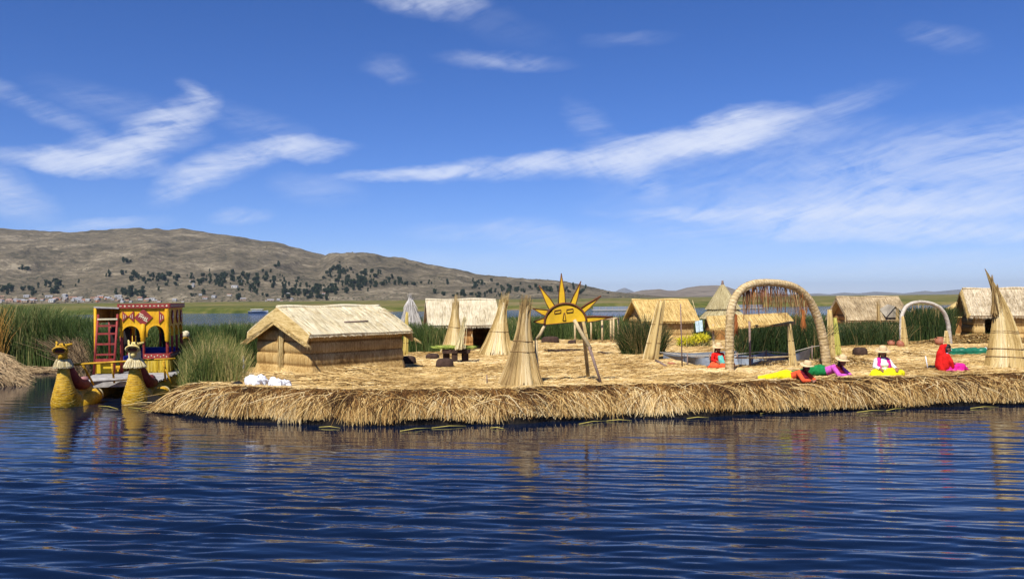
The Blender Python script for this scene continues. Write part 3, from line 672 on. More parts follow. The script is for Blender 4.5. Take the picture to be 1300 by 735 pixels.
# dark clump by the leaning sheaf
c = on(816, 450); mb = MB(); n = 2600
an = rng.random(n) * 6.28; rr = np.sqrt(rng.random(n)); x = np.cos(an) * rr * .8; y = np.sin(an) * rr * .8
b = np.stack([x, y, np.zeros(n)], 1); hh = rng.uniform(.6, 1.75, n) * (1 - .35 * rr); t = b + np.stack([x * .45 + rng.normal(0, .14, n), y * .4, hh], 1)
mb.ribbons(b, b + np.stack([x * .1, y * .1, hh * .6], 1), t, .022, 3, face=(0, -1, .1))
tag(mb.build('reed_clump', M_dark, loc=tuple(c)), 'bushy dark green reed clump left of the tall leaning sheaf', 'reed clump')

# ------------------------------------------------------------------ huts
def hut(label, corner, ang, L, W, hw, hr, roofm, wallm, ov=.28, ove=.3, flap=.0, door=None, courses=4, name='reed_hut', th=.09, from_corner=True):
    u = np.array([math.cos(ang), math.sin(ang)]); v = np.array([-u[1], u[0]])
    c = np.array(corner[:2]) + (u * L / 2 + v * W / 2 if from_corner else 0)
    t = thing(name, label, 'hut', (c[0], c[1], gz(c[0], c[1]) - .02), ang)
    # wall ring with rows of bulging mats
    P = []; nx, ny = int(L * 22), int(W * 22)
    for i in range(nx): P.append((-L / 2 + L * i / nx, -W / 2, 0, -1, 0, i / nx))
    for i in range(ny): P.append((L / 2, -W / 2 + W * i / ny, 1, 0, 1, i / ny))
    for i in range(nx): P.append((L / 2 - L * i / nx, W / 2, 0, 1, 2, i / nx))
    for i in range(ny): P.append((-L / 2, W / 2 - W * i / ny, -1, 0, 3, i / ny))
    P.append(P[0]); P = np.array(P)
    zs = np.linspace(-.1, hw, 46); Xs, Zs = np.meshgrid(np.arange(len(P)), zs, indexing='ij')
    q = Zs / hw * courses; off = .055 * np.abs(np.sin(q * np.pi)) ** .5 + .16 * np.exp(-np.maximum(Zs, 0) * 4) + .03 * fbm(P[Xs, 0] * 2 + P[Xs, 1], Zs * 2, 3)
    X = P[Xs, 0] + P[Xs, 2] * off; Y = P[Xs, 1] + P[Xs, 3] * off
    keep = np.ones((len(P) - 1, len(zs) - 1), bool)
    if door:
        sd_, a0, a1, dh = door
        sel = (P[:-1, 4] == sd_) & (P[:-1, 5] >= a0) & (P[:-1, 5] <= a1)
        keep[np.ix_(sel, (zs[:-1] > -.2) & (zs[:-1] < dh))] = False
    mb = MB(); mb.grid(X, Y, Zs, var=.5 + .5 * fbm(P[Xs, 0] * 3, Zs * 3, 3) - .9 * (np.abs(np.sin(q * np.pi)) < .22), keep=keep)
    mb.build('wall', wallm, t)
    if door:
        mb = MB(); nd = 2 if sd_ in (0, 2) else 3
        xa = (-L / 2 + L * a0, -L / 2 + L * a1) if sd_ == 0 else (0, 0)
        if sd_ == 0:
            for xx in xa: mb.tube([(xx, -W / 2 - .03, -.1), (xx, -W / 2 - .03, dh)], .035, 7)
            mb.tube([(xa[0], -W / 2 - .03, dh), (xa[1], -W / 2 - .03, dh)], .035, 7)
            mb.build('door_frame', M_pole, t)
    # gable panels
    for sx in (-1, 1):
        mb = MB(); n = 14; ya = np.linspace(-W / 2, W / 2, n); k = np.linspace(0, 1, 8)
        Ya, K = np.meshgrid(ya, k, indexing='ij'); Za = hw - .03 + K * (hr - hw - .05) * (1 - np.abs(Ya) / (W / 2)) + .03
        mb.sheet(np.full_like(Ya, sx * (L / 2 - .03)), Ya, Za, .04, (sx, 0, 0)); mb.build('gable_panel', M_gable if roofm in (M_roof,) else wallm, t)
    # roof
    mb = MB(); xr = np.linspace(-L / 2 - ov, L / 2 + ov, 30); sl_ = (hr - hw) / (W / 2)
    for sy in (-1, 1):
        kk = np.linspace(0, 1, 12); Xr, K = np.meshgrid(xr, kk, indexing='ij')
        Yr = sy * (W / 2 + ove) * K; Zr = hr + .05 - sl_ * (W / 2 + ove) * K + .03 * np.sin(K * np.pi) + .035 * fbm(Xr * 1.5, K * 3 + sy, 3) - .03 * sstep(.85, 1, K)
        nrm = (0, sy * sl_ / math.hypot(1, sl_), 1 / math.hypot(1, sl_))
        mb.sheet(Xr, Yr, Zr, th, nrm)
        n = int(L * 330); x = rng.uniform(-L / 2 - ov, L / 2 + ov, n); k0 = rng.uniform(-.01, .8, n); k1 = np.minimum(k0 + rng.uniform(.15, .5, n), 1.0 + rng.uniform(0, .05, n))
        zf = lambda k: hr + .07 - sl_ * (W / 2 + ove) * k + .03 * np.sin(np.clip(k, 0, 1) * np.pi)
        b = np.stack([x, sy * (W / 2 + ove) * k0, zf(k0) + .0], 1); tt = np.stack([x + rng.normal(0, .03, n), sy * (W / 2 + ove) * k1, zf(k1) + rng.uniform(-.02, .02, n)], 1)
        mb.ribbons(b, (b + tt) / 2 + up * rng.uniform(0, .03, (n, 1)), tt, rng.uniform(.008, .02, n), 1, face=nrm)
        n = int(L * 110); x = rng.uniform(-L / 2 - ov, L / 2 + ov, n); yy = sy * (W / 2 + ove); zz = zf(np.full(n, 1.0)) - .04
        b = np.stack([x, np.full(n, yy - sy * .1), zz - .02], 1); tt = b + np.stack([rng.normal(0, .02, n), sy * rng.uniform(.10, .17, n), -sl_ * rng.uniform(.1, .2, n)], 1)
        mb.ribbons(b, (b + tt) / 2, tt, .016, 1, face=(0, sy, .3))
    mb.tube([(x, 0, hr + .05 + .02 * math.sin(x * 3)) for x in xr], .06, 8)
    rf = mb.build('roof', roofm, t)
    if flap:
        for sx in (-1, 1):
            mb = MB(); kk = np.linspace(-1, 1, 41); dd = np.linspace(0, 1, 6); K, Dd = np.meshgrid(kk, dd, indexing='ij')
            Yf = (W / 2 + ove) * K * (1 - .06 * Dd); Zf = hr + .05 - sl_ * (W / 2 + ove) * np.abs(K) - flap * Dd * (1 - .25 * np.abs(K))
            Xf = sx * (L / 2 + ov + .02 + .10 * Dd - .03 * np.abs(K)) + 0 * K
            mb.sheet(Xf, Yf, Zf, .05, (sx, 0, 0)); n = 500
            k = rng.uniform(-1, 1, n); y0 = (W / 2 + ove) * k; z0 = hr + .03 - sl_ * (W / 2 + ove) * np.abs(k) - flap * (1 - .25 * np.abs(k))
            sg = np.sign(k)
            b = np.stack([np.full(n, sx * (L / 2 + ov + .1)), y0, z0 + .12], 1); tt = b + np.stack([sx * rng.uniform(0, .03, n), sg * rng.uniform(.1, .35, n), -sl_ * rng.uniform(.12, .35, n) - .03], 1)
            mb.ribbons(b, (b + tt) / 2, tt, .014, 1, face=(sx, 0, 0))
            fl = mb.build('gable_flap', M_flap, rf)
    return t
M_flap = reedmat('thatch_flap', [(.2, (.30, .19, .06)), (.45, (.50, .35, .13)), (.65, (.60, .44, .19)), (.9, (.70, .55, .28))], (24, 3, 16), .5, .75, .7, .3)

cA = on(394, 478)
hA = hut('largest hut with pale thatch and hanging gable flap, nearest the shore', cA, R(47.5), 3.45, 2.75, 1.36, 1.98, M_roof, M_wall, ov=.22, ove=.30, flap=.50)
# bamboo tie on the near slope, vertical binding on the gable
mb = MB(); mb.tube([(-.35, -1.17, 1.57), (.55, -1.17, 1.575)], .022, 7); mb.build('batten', M_pole2, hA)
mb = MB(); n = 120; y = rng.normal(.0, .07, n); b = np.stack([np.full(n, -1.80), y, np.full(n, 1.35)], 1); t_ = b + np.stack([rng.uniform(-.08, -.02, n), rng.normal(0, .05, n), -rng.uniform(.9, 1.25, n)], 1)
mb.ribbons(b, (b + t_) / 2, t_, .016, 2, face=(-1, 0, 0)); mb.build('hanging_bundle', M_stook, hA)
p = gp(585, 39.5); hB = hut('hut with bleached roof and dark doorway behind the reed cones', p, R(10), 2.75, 2.3, 1.25, 2.12, M_bleach, M_walld, ov=.2, ove=.25, flap=.0, door=(0, .62, .92, 1.15), from_corner=False)
p = gp(838, 46); hC = hut('golden roofed hut behind the tall leaning sheaf', p, R(12), 2.6, 2.3, 1.2, 2.02, M_roofg, M_wall, ov=.25, ove=.3, flap=.0, from_corner=False)
p = gp(1101, 50); hF = hut('long low hut with brown weathered thatch beyond the thicket', p, R(3), 3.0, 2.4, 1.1, 2.05, M_roofw, M_walld, ov=.3, ove=.35, th=.16, from_corner=False)
p = gp(1272, 43); hG = hut('hut with rough grey thatch and open doorway at the right edge', p, R(-16), 3.0, 2.5, 1.45, 2.42, M_roofgr, M_wall, ov=.25, ove=.35, th=.14, flap=.22, door=(0, .14, .34, 1.25), from_corner=False)
# dormer notch on the weathered hut
mb = MB(); mb.add([(.35, -1.62, 1.06), (1.35, -1.62, 1.0), (.8, -1.5, 1.52), (.35, -.9, 1.3), (1.35, -.9, 1.3), (.8, -.7, 1.62)], [[0, 1, 4, 3]], 0); mb.add([(.3, -1.62, .98), (1.4, -1.62, .98), (.8, -1.56, 1.52)], [[0, 1, 2]])
mb.add([(.25, -1.7, 1.0), (.8, -1.64, 1.58), (.8, -.8, 1.70), (.25, -.9, 1.42)], [[0, 1, 2, 3]]); mb.add([(1.45, -1.7, 1.0), (.8, -1.64, 1.58), (.8, -.8, 1.70), (1.45, -.9, 1.42)], [[0, 1, 2, 3]])
mb.build('dormer', M_gable, hF)
def bundle_post(px, Y, z0, z1, r, label, mat=None, lean=0, name='reed_sheaf'):
    p = gp(px, Y, z0); mb = MB(); H_ = z1 - z0
    mb.tube([(0, 0, 0), (lean * .5, 0, H_ * .5), (lean, 0, H_ * .85)], [r, r * .8, r * .5], 10)
    n = 160; a = rng.random(n) * 6.28; b = np.stack([np.cos(a) * r, np.sin(a) * r, np.zeros(n)], 1)
    t = np.stack([lean + np.cos(a) * r * .7, np.sin(a) * r * .7, H_ * rng.uniform(.8, 1.05, n)], 1); mb.ribbons(b, (b + t) / 2, t, .02, 2)
    return tag(mb.build(name, mat or M_stookd, loc=tuple(p)), label, 'reed sheaf')
bundle_post(1115, 47.5, .6, 2.6, .11, 'upright reed sheaf before the dark notch of the brown hut')
bundle_post(1139, 47.5, .6, 2.15, .10, 'short reed sheaf at the right corner of the brown hut')
bundle_post(1073, 47.8, .6, 2.1, .03, 'thin pale pole leaning on the front of the brown hut', M_pole, name='leaning_pole')

# round two-tier hut
p = gp(917.5, 46); t = thing('round_hut', 'round hut with two tiered conical straw roof', 'hut', (p[0], p[1], .66))
mb = MB(); mb.lathe([(.95, -.05), (.93, .6), (.9, 1.25)], 36, wob=.03); mb.build('wall', M_walld, t)
M_conef = bladem('cone_thatch', [(0, (.20, .15, .06)), (.4, (.38, .31, .16)), (.75, (.52, .45, .25)), (1, (.64, .57, .36))], .8, .05)
for (r0_, z0_, r1_, z1_) in ((1.18, 1.12, .55, 1.75), (.86, 1.62, .05, 2.85)):
    mb = MB(); mb.lathe([(r0_ - .1, z0_ - .05), (r0_, z0_), (r0_ * .55 + r1_ * .45, z0_ * .55 + z1_ * .45 + .02), (r1_, z1_)], 40, wob=.03, var=.35)
    n = 2600; a = rng.random(n) * 6.28; k = rng.uniform(0, .85, n); k2 = np.minimum(k + .35, 1.04)
    def pt(a, k, o=.02): rr = r1_ + (r0_ - r1_) * k + o; return np.stack([np.cos(a) * rr, np.sin(a) * rr, z1_ + (z0_ - z1_) * k], 1)
    b = pt(a, k); t2 = pt(a + rng.normal(0, .03, n), k2, .03); mb.ribbons(b, (b + t2) / 2, t2, .03, 1, face=(0, -1, .4))
    mb.build('roof', M_conef, t)
mb = MB(); mb.lathe([(.06, 2.75), (.075, 2.9), (.05, 3.0), (.06, 3.04), (0, 3.06)], 10); mb.build('finial', M_pole2, t)

# small tent roof
p = gp(1200, 50); t = thing('tent_hut', 'small pointed tan tent roof behind the small arch', 'hut', (p[0], p[1], .66))
mb = MB(); A0 = np.array([.95, 0, 2.05]); cs = [np.array(q, float) for q in ((-1.0, -.9, .95), (.75, -1.0, .95), (1.35, .5, .95), (-.7, .9, .95))]
for i in range(4):
    a_, b_ = cs[i], cs[(i + 1) % 4]; kk = np.linspace(0, 1, 9); K, J = np.meshgrid(kk, kk, indexing='ij')
    Pp = A0[None, None] * (1 - J[..., None]) + (a_ * (1 - K[..., None]) + b_ * K[..., None]) * J[..., None]; sag = -.13 * np.sin(J * np.pi)
    mb.grid(Pp[..., 0], Pp[..., 1], Pp[..., 2] + sag)
mb.build('roof', M_roofg, t)
mb = MB(); mb.lathe([(.95, 0), (.95, 1.0)], 20, sx=.9, sy=.8); mb.build('wall', M_walld, t)

# bleached cone tepee
p = gp(521, 40.5); t = thing('reed_tepee', 'bleached grey reed tepee behind the green reeds', 'tepee', (p[0], p[1], .62))
mb = MB(); mb.lathe([(.86, -.1), (.62, .75), (.28, 1.7), (.06, 2.35)], 26, wob=.15, var=.5)
n = 1400; a = rng.random(n) * 6.28; z = rng.uniform(.3, 2.3, n); rr = np.interp(z, [0, .75, 1.7, 2.35], [.85, .64, .30, .07]); z2 = z - rng.uniform(.3, .8, n); r2 = np.interp(z2, [-.5, 0, .75, 1.7], [.95, .88, .67, .33])
b = np.stack([np.cos(a) * rr, np.sin(a) * rr, z], 1); t2 = np.stack([np.cos(a + .05) * r2, np.sin(a + .05) * r2, z2], 1); mb.ribbons(b, (b + t2) / 2, t2, .03, 1, face=(0, -1, .3))
n = 60; b = np.stack([rng.normal(0, .04, n), rng.normal(0, .04, n), np.full(n, 2.2)], 1); t2 = b + np.stack([rng.normal(0, .07, n), rng.normal(0, .07, n), rng.uniform(.1, .42, n)], 1); mb.ribbons(b, (b + t2) / 2, t2, .02, 1)
mb.build('reed_cover', M_grey, t); mb = MB(); mb.lathe([(.20, 1.92), (.215, 1.97), (.19, 2.02)], 16); mb.build('binding', M_rope, t)

# ------------------------------------------------------------------ reed stooks
def stook(label, loc, H_, rb, neck, lean=(0, 0), n=1500, mat=None, topw=1.6, bands=(.45,), clumps=9, wd=.02, sx=1, fan=.35, prof_=None, lexp=1.3, amp=.2):
    t = thing('reed_stook', label, 'reed stook', tuple(loc), group='standing cones of cut reeds'); mat = mat or M_stook
    zn = H_ * .80
    rf = prof_ or (lambda q: np.interp(q, [0, .12, .35, .6, .8, 1], [1.0, .80, .56, .36, neck / rb, neck / rb * topw]))
    def P(a, q, k=1.0):
        cl_ = 1 + amp * (np.abs(np.cos(a * clumps / 2 + 1)) - .6) * (1 - .6 * np.clip(q, 0, 1)) + .12 * fbm(np.cos(a) * 2 + 4, np.sin(a) * 2 + q * 3, 3)
        rr = rb * rf(q) * k * cl_
        return np.stack([np.cos(a) * rr * sx + lean[0] * np.abs(q) ** lexp * (1 if lexp < 2 else 1), np.sin(a) * rr + lean[1] * q, q * H_], 1)
    mb = MB(); aa_ = np.linspace(0, 2 * np.pi, 55); qq = np.linspace(0, .9, 16); A2, Q2 = np.meshgrid(aa_, qq, indexing='ij'); PP = P(A2.ravel(), Q2.ravel(), .9).reshape(55, 16, 3)
    mb.grid(PP[..., 0], PP[..., 1], PP[..., 2], var=.3)
    a = rng.random(n) * 6.28; q0 = rng.uniform(-.01, .12, n); q0 = np.where(rng.random(n) < .4, rng.uniform(0, .6, n), q0); q1 = np.minimum(q0 + rng.uniform(.35, .7, n), rng.uniform(.85, 1.0, n))
    b = P(a, q0, 1.02); e = P(a + rng.normal(0, .08, n), q1, 1.02); m = 2 * P(a, (q0 + q1) / 2, 1.02) - (b + e) / 2
    tone = .55 + .28 * np.cos(a * 3 + H_ * 5) + rng.normal(0, .17, n) - .12 * q0
    mb.ribbons(b, m, e, wd, 3, np.clip(tone, 0, 1), tipw=.7, face=(0, -1, .2))
    nt2 = n // 3; a = rng.random(nt2) * 6.28; b = P(a, np.full(nt2, .78), .9); e = P(a + rng.normal(0, .3, nt2), .84 + .3 * rng.random(nt2) ** 2.2, rng.uniform(.1, 1.25, nt2)); mb.ribbons(b, (b + e) / 2, e, wd * .8, 2, np.clip(rng.normal(.3, .2, nt2), 0, 1), tipw=.3)
    mb.build('reed_bundle', mat, t)
    for q in bands:
        mb = MB(); a = np.linspace(0, 2 * np.pi, 40); c = P(a, np.full(40, q) + .006 * np.sin(a * 2), 1.05); mb.tube(c, .012, 5); mb.build('binding', M_rope, t)
    return t
stook('reed cone with dark tip standing behind the black slab table', gp(575, 36.5, .66), 2.15, .55, .11, (.12, 0), 1100, M_stook, 1.3, (.5, .8), 6)
stook('pale reed cone right of the bleached roof hut', on(630, 450), 2.2, .70, .13, (.34, 0), 1500, M_stook, 1.4, (.42, .72), 7)
stook('tall brown topped reed cone nearest the water, left of the sun figure', on(661, 489), 2.05, .56, .11, (.15, .1), 2600, M_stookd, 1.35, (.42, .55, .78), 6, .016, amp=.3)
stook('large curved reed sheaf with split hooked top at the right edge', on(1277, 466), 2.62, .55, .09, (-.40, 0), 2600, M_stook, .8, (.13, .22, .40, .42), 6, .02, prof_=lambda q: np.interp(q, [0, .25, .5, .65, .8, .95, 1.1], [1.0, .80, .52, .38, .25, .09, .02]), lexp=3.0, amp=.10)
hk = [o for o in bpy.data.objects if o.get('label', '').startswith('large curved')][0]
mb = MB(); hb = np.array(hk.location)
for (p0_, p1_, p2_, n, w0) in (((1263, 398), (1262, 376), (1259, 349), 160, .05), ((1272, 398), (1269, 378), (1266, 361), 150, .06)):
    A_0, A_1, A_2 = (D(*q, hb[1] - .12) - hb for q in (p0_, p1_, p2_)); b = A_0 + rng.normal(0, w0, (n, 3)); m_ = A_1 + rng.normal(0, w0 * .6, (n, 3)); e = A_1 + (A_2 - A_1) * rng.uniform(.3, 1.0, (n, 1)) + rng.normal(0, .012, (n, 3)); mb.ribbons(b, m_, e, .018, 3, np.clip(rng.normal(.25, .2, n), 0, 1), tipw=.4)
mb.build('hooked_tip', M_stookd, hk)
def slab_sheaf(label, base0, base1, top, wt, Y, mat=None, n=420, th=.14):
    """a flat-sided sheaf of reeds tied round a pole, wide at the foot"""
    b0 = on(*base0); b1 = on(*base1); tp = D(top[0], top[1], b0[1]); c = (b0 + b1) / 2
    t = thing('reed_sheaf', label, 'reed sheaf', tuple(c)); W0 = (b1[0] - b0[0]) / 2; dx = tp[0] - c[0]; H_ = tp[2] - c[2]
    mb = MB(); q = np.linspace(0, 1, 8)
    mb.tube([(dx * k, 0, H_ * k) for k in q], [(W0 * (1 - k) + wt * k) * .95 for k in q], 14, squash=(1, .45), var=.45)
    a = rng.random(n) * 6.28; k0 = np.where(rng.random(n) < .5, 0, rng.uniform(0, .6, n)); k1 = np.minimum(k0 + rng.uniform(.3, .7, n), 1.02)
    f = lambda a, k: np.stack([dx * k + np.cos(a) * (W0 * (1 - k) + wt * k), np.sin(a) * (W0 * (1 - k) + wt * k) * .5, H_ * k], 1)
    b = f(a, k0); e = f(a, k1); mb.ribbons(b, (b + e) / 2, e, .02, 2, np.clip(.6 + .25 * np.cos(a * 4) + rng.normal(0, .15, n), 0, 1), tipw=.8, face=(0, -1, .1))
    mb.build('reed_bundle', mat or M_stook, t)
    for k in (.3, .62):
        r = W0 * (1 - k) + wt * k; a = np.linspace(0, 2 * np.pi, 24); mb = MB(); mb.tube(np.stack([dx * k + np.cos(a) * r * 1.04, np.sin(a) * r * .52, np.full(24, H_ * k)], 1), .012, 5); mb.build('binding', M_rope, t)
    return t
slab_sheaf('tall flat sided sheaf leaning right between the dark clump and the grey net', (815, 457), (836, 457), (839, 383), .13, 31)
slab_sheaf('slim pale sheaf standing close behind the right foot of the big arch', (1050, 455), (1061, 455), (1053, 394), .07, 30, n=240)
slab_sheaf('slim yellow green sheaf beside the pale one behind the big arch', (1059, 453), (1069, 453), (1060, 404), .05, 30, mat=bladem('fresh_sheaf', [(0, (.35, .33, .05)), (1, (.62, .56, .16))]), n=240)
slab_sheaf('pale narrow sheaf at the right post of the straw canopy', (1002, 465), (1012, 465), (1002, 412), .05, 27, n=200)
slab_sheaf('pale sheaf leaning against the left foot of the small arch', (1143, 441), (1154, 441), (1146, 402), .05, 36, n=200)
slab_sheaf('short sheaf leaning against the right foot of the small arch', (1197, 440), (1207, 440), (1201, 420), .06, 36, n=160)
slab_sheaf('thin split stand behind the right half of the sun figure', (741, 446), (750, 446), (740, 409), .07, 35, n=160)
slab_sheaf('narrow yellow sheaf standing at the right end of the largest hut', (511, 452), (518, 452), (517, 397), .05, 33, mat=bladem('yellow_sheaf', [(0, (.45, .33, .06)), (1, (.72, .58, .2))]), n=120)

# ------------------------------------------------------------------ arches
def arch(label, path, Y0, Y1, r, mat, stream, smat, slen, sn, sx0, sx1, rings=True):
    pts = []; n = len(path)
    for i, (a, b) in enumerate(path):
        pts.append(D(a, b, Y0 + (Y1 - Y0) * (a - path[0][0]) / (path[-1][0] - path[0][0])))
    P = np.array(pts); P[0, 2] = .6; P[-1, 2] = .6
    s = np.concatenate([[0], np.cumsum(np.linalg.norm(np.diff(P, axis=0), axis=1))]); q = np.linspace(0, s[-1], 150)
    Q = np.stack([np.interp(q, s, P[:, i]) for i in range(3)], 1)
    for _ in range(14): Q[1:-1] = (Q[:-2] + 2 * Q[1:-1] + Q[2:]) / 4
    o = (P[0] + P[-1]) / 2; o[2] = .66
    t = thing('reed_arch', label, 'arch', tuple(o), group=None); Q = Q - o
    taper = np.interp(q / s[-1], [0, .3, .5, .7, 1], [1, .9, .78, .95, 1.1])
    fl = r * taper * (1 + .015 * np.sin(q * 26) + .05 * fbm(q * 3, q * 0 + 1, 3)); mb = MB(); mb.tube(Q, fl, 18, jit=.05)
    mb.build('arch_roll', mat, t)
    mb = MB()
    for k in range(2, 148, 2):
        T = Q[k + 1] - Q[k - 1]; T /= np.linalg.norm(T); N = np.cross(T, (0, 1, 0)); N /= np.linalg.norm(N); B = np.cross(T, N); a = np.linspace(0, 2 * np.pi, 18)
        mb.tube(Q[k] + (np.cos(a)[:, None] * N + np.sin(a)[:, None] * B) * fl[k] * 1.02 + T * .012 * np.sin(a)[:, None], .0045, 4)
    mb.build('wrapping_cord', M_rope if mat is M_arch else M_archg, t)
    # streamers hang from a cord under the roll
    mb = MB(); rr = random.Random(len(label)); X0, X1 = sx0, sx1
    for i in range(sn):
        px = X0 + (X1 - X0) * (i + rr.random()) / sn; x = D(px, 380, (Y0 + Y1) / 2)[0] - o[0]
        k = int(np.argmin(np.abs(Q[:, 0] - x) - (Q[:, 2] > 1.2) * 3)); z = Q[k, 2] - fl[k]; L = slen * rr.uniform(.35, 1.15); w_ = rr.choice([.007, .009, .014])
        m = rr.randint(2, 5); dx = rr.gauss(0, .05)
        b = np.array([[x + rr.gauss(0, .01), Q[k, 1] + rr.gauss(0, .05), z] for _ in range(m)]); e = b + np.array([[dx + rr.gauss(0, .03), rr.gauss(0, .04), -L * rr.uniform(.6, 1)] for _ in range(m)])
        mb.ribbons(b, (b + e) / 2 + np.array([[rr.gauss(0, .03), 0, 0] for _ in range(m)]), e, w_, 3, np.clip(rng.normal(.45, .3, m), 0, 1), tipw=.8, face=(0, -1, 0))
    mb.build('streamers', smat, t); return t, Q
M_strm = bladem('dyed_streamer', [(0, (.05, .03, .02)), (.35, (.16, .08, .04)), (.6, (.32, .10, .03)), (.8, (.38, .22, .08)), (1, (.5, .36, .16))], .8, .1)
pa = [(926.5, 471), (926, 432), (927, 398), (931, 380), (941, 367), (955, 360), (972, 358.5), (990, 359.5), (1006, 363), (1019, 371), (1029, 383), (1037, 400), (1043, 420), (1047, 442), (1050, 463)]
tA, QA = arch('tall thick wrapped reed arch with rusty streamers over the seated woman', pa, 26.0, 27.8, .132, M_arch, True, M_strm, .95, 95, 936, 1033)
pb = [(1145.5, 441), (1144, 418), (1144.5, 401), (1149, 390), (1158, 384.5), (1170, 383), (1182, 385), (1193, 390), (1200, 399), (1204, 412), (1206.5, 430)]
tB, QB = arch('smaller greyish reed arch between the far huts', pb, 37.5, 38.5, .085, M_archg, True, M_stookd, .5, 12, 1150, 1197)
mb = MB(); n = 260; k = rng.integers(3, 146, n); a = rng.random(n) * 6.28; b = QA[k] + np.stack([np.cos(a) * .12, np.sin(a) * .13, np.sin(a * 2) * .04], 1); T = QA[np.minimum(k + 3, 149)] - QA[k]; T /= np.linalg.norm(T, axis=1)[:, None]
e = b + T * rng.uniform(.1, .3, (n, 1)) + rng.normal(0, .03, (n, 3)); mb.ribbons(b, (b + e) / 2, e, .012, 1); mb.build('stray_stalks', M_stookd, tA)
# two heavier rusty tassels
mb = MB(); oA = np.array(tA.location)
for (px, y0_, y1_) in ((1019, 394, 416), (934, 400, 424), (956, 366, 380)):
    a_ = D(px, y0_, 27) - oA; b_ = D(px + 1, y1_, 27) - oA; n = 40
    b = a_ + rng.normal(0, .02, (n, 3)); e = b_ + rng.normal(0, .05, (n, 3)); mb.ribbons(b, (b + e) / 2, e, .02, 2, face=(0, -1, 0)); mb.tube([D(px, 372, 27) - oA, a_], .006, 4)
mb.build('tassel', bladem('rust_tassel', [(0, (.20, .05, .015)), (1, (.45, .16, .04))]), tA)

# ------------------------------------------------------------------ straw canopy
p = on(952, 463); a0, a1 = D(901, 417, 27.6), D(1008, 410, 27.9); rl, rr_ = D(897, 403, 28.6), D(999, 398.5, 28.9)
t = thing('straw_canopy', 'long narrow straw canopy on posts behind the big arch', 'canopy', tuple(p)); o = p
mb = MB(); K, J = np.meshgrid(np.linspace(0, 1, 40), np.linspace(0, 1, 8), indexing='ij'); K3, J3 = K[..., None], J[..., None]
Pp = (rl * (1 - K3) + rr_ * K3) * (1 - J3) + (a0 * (1 - K3) + a1 * K3) * J3 - o; wob = .04 * fbm(K * 20, J * 3, 3)
mb.sheet(Pp[..., 0], Pp[..., 1], Pp[..., 2] + wob, .07, (0, -.4, .9))
n = 900; k = rng.random((n, 1)); b = rl * (1 - k) + rr_ * k - o + up * .04; e = a0 * (1 - k) + a1 * k - o + up * .0 + rng.normal(0, .02, (n, 3)) + np.array([.04, -.06, -.05]); mb.ribbons(b, (b + e) / 2 + up * .03, e, .022, 2, face=(0, -.5, 1))
rb = D(903, 412, 29.6); rb2 = D(1005, 408, 29.8)
Pp = (rl * (1 - K3) + rr_ * K3) * (1 - J3) + (rb * (1 - K3) + rb2 * K3) * J3 - o; mb.sheet(Pp[..., 0], Pp[..., 1], Pp[..., 2] - .02, .06, (0, .4, .9))
mb.build('roof', M_roofg, t)
for (px, Yp, r) in ((905, 27.8, .035), (951, 27.7, .035), (1002, 28.1, .045), (905, 29.4, .03), (1000, 29.6, .03)):
    q = gp(px, Yp, .6) - o; tp = 1.45 if Yp < 29 else 1.5; mb = MB(); mb.tube([(q[0], q[1], -.1), (q[0] + .01, q[1], .6), (q[0], q[1], tp - (.08 if px < 910 else 0))], r, 8, jit=.1); mb.build('post', M_pole2 if px in (951,) else M_pole, t)
q0, q1 = D(933, 454, 27.4) - o, D(1003, 452.5, 27.8) - o; mb = MB(); mb.tube([q0, (q0 + q1) / 2 - up * .02, q1], .028, 8); mb.build('rail', M_pole, t)

# grey net round the fish pool
t0 = on(935, 465); t = thing('fish_pool_net', 'blue grey net hung on stakes round the fish pool', 'net', tuple(t0))
cor = [(838, 447.5, 29.5), (872, 452, 28.6), (900, 452, 28.3), (935, 450, 28.2), (972, 446.5, 28.6), (1000, 449, 28.8), (1030, 441, 30.2), (1048, 438, 31)]
tops = [D(*c) - t0 for c in cor]; mb = MB()
for i in range(5 if False else 6):
    A0_, B0_ = tops[i], tops[i + 1]; k = np.linspace(0, 1, 10); K, J = np.meshgrid(k, np.linspace(0, 1, 6), indexing='ij')
    bz = .02; Xn = A0_[0] * (1 - K) + B0_[0] * K; Yn = A0_[1] * (1 - K) + B0_[1] * K + .25 * J * np.sin(K * 3 + i); Zt = A0_[2] * (1 - K) + B0_[2] * K - .05 * np.sin(K * np.pi)
    drop = np.interp(Xn + t0[0], [tops[0][0] + t0[0], tops[0][0] + t0[0] + 1.0, 9], [.02, 1, 1]); Zn = Zt - (Zt - bz) * J * drop + .03 * fbm(K * 6 + i, J * 4, 2)
    mb.grid(Xn, Yn, Zn)
mb.build('net_sheet', M_net, t); mb = MB(); mb.tube([D(c[0], c[1] - .5, c[2] - .04) - t0 for c in cor] , .014, 5); mb.build('rope', M_lrope, t)
for c in cor[1:]:
    q = D(*c) - t0; mb = MB(); mb.tube([(q[0], q[1] - .05, -.15), (q[0] + .01, q[1] - .05, q[2] + .07)], .022, 6); mb.build('stake', M_pole2, t)
# back side of the pool net
mb = MB(); c2 = [(842, 447, 31.5), (880, 448, 32), (940, 444.5, 32.2), (985, 443, 32)]; tp = [D(*c) - t0 for c in c2]
Xn = np.array([[q[0]] * 3 for q in tp]); Yn = np.array([[q[1]] * 3 for q in tp]); Zn = np.array([[q[2], q[2] * .5, .0] for q in tp]); mb.grid(Xn, Yn, Zn); mb.build('net_sheet', M_net, t)

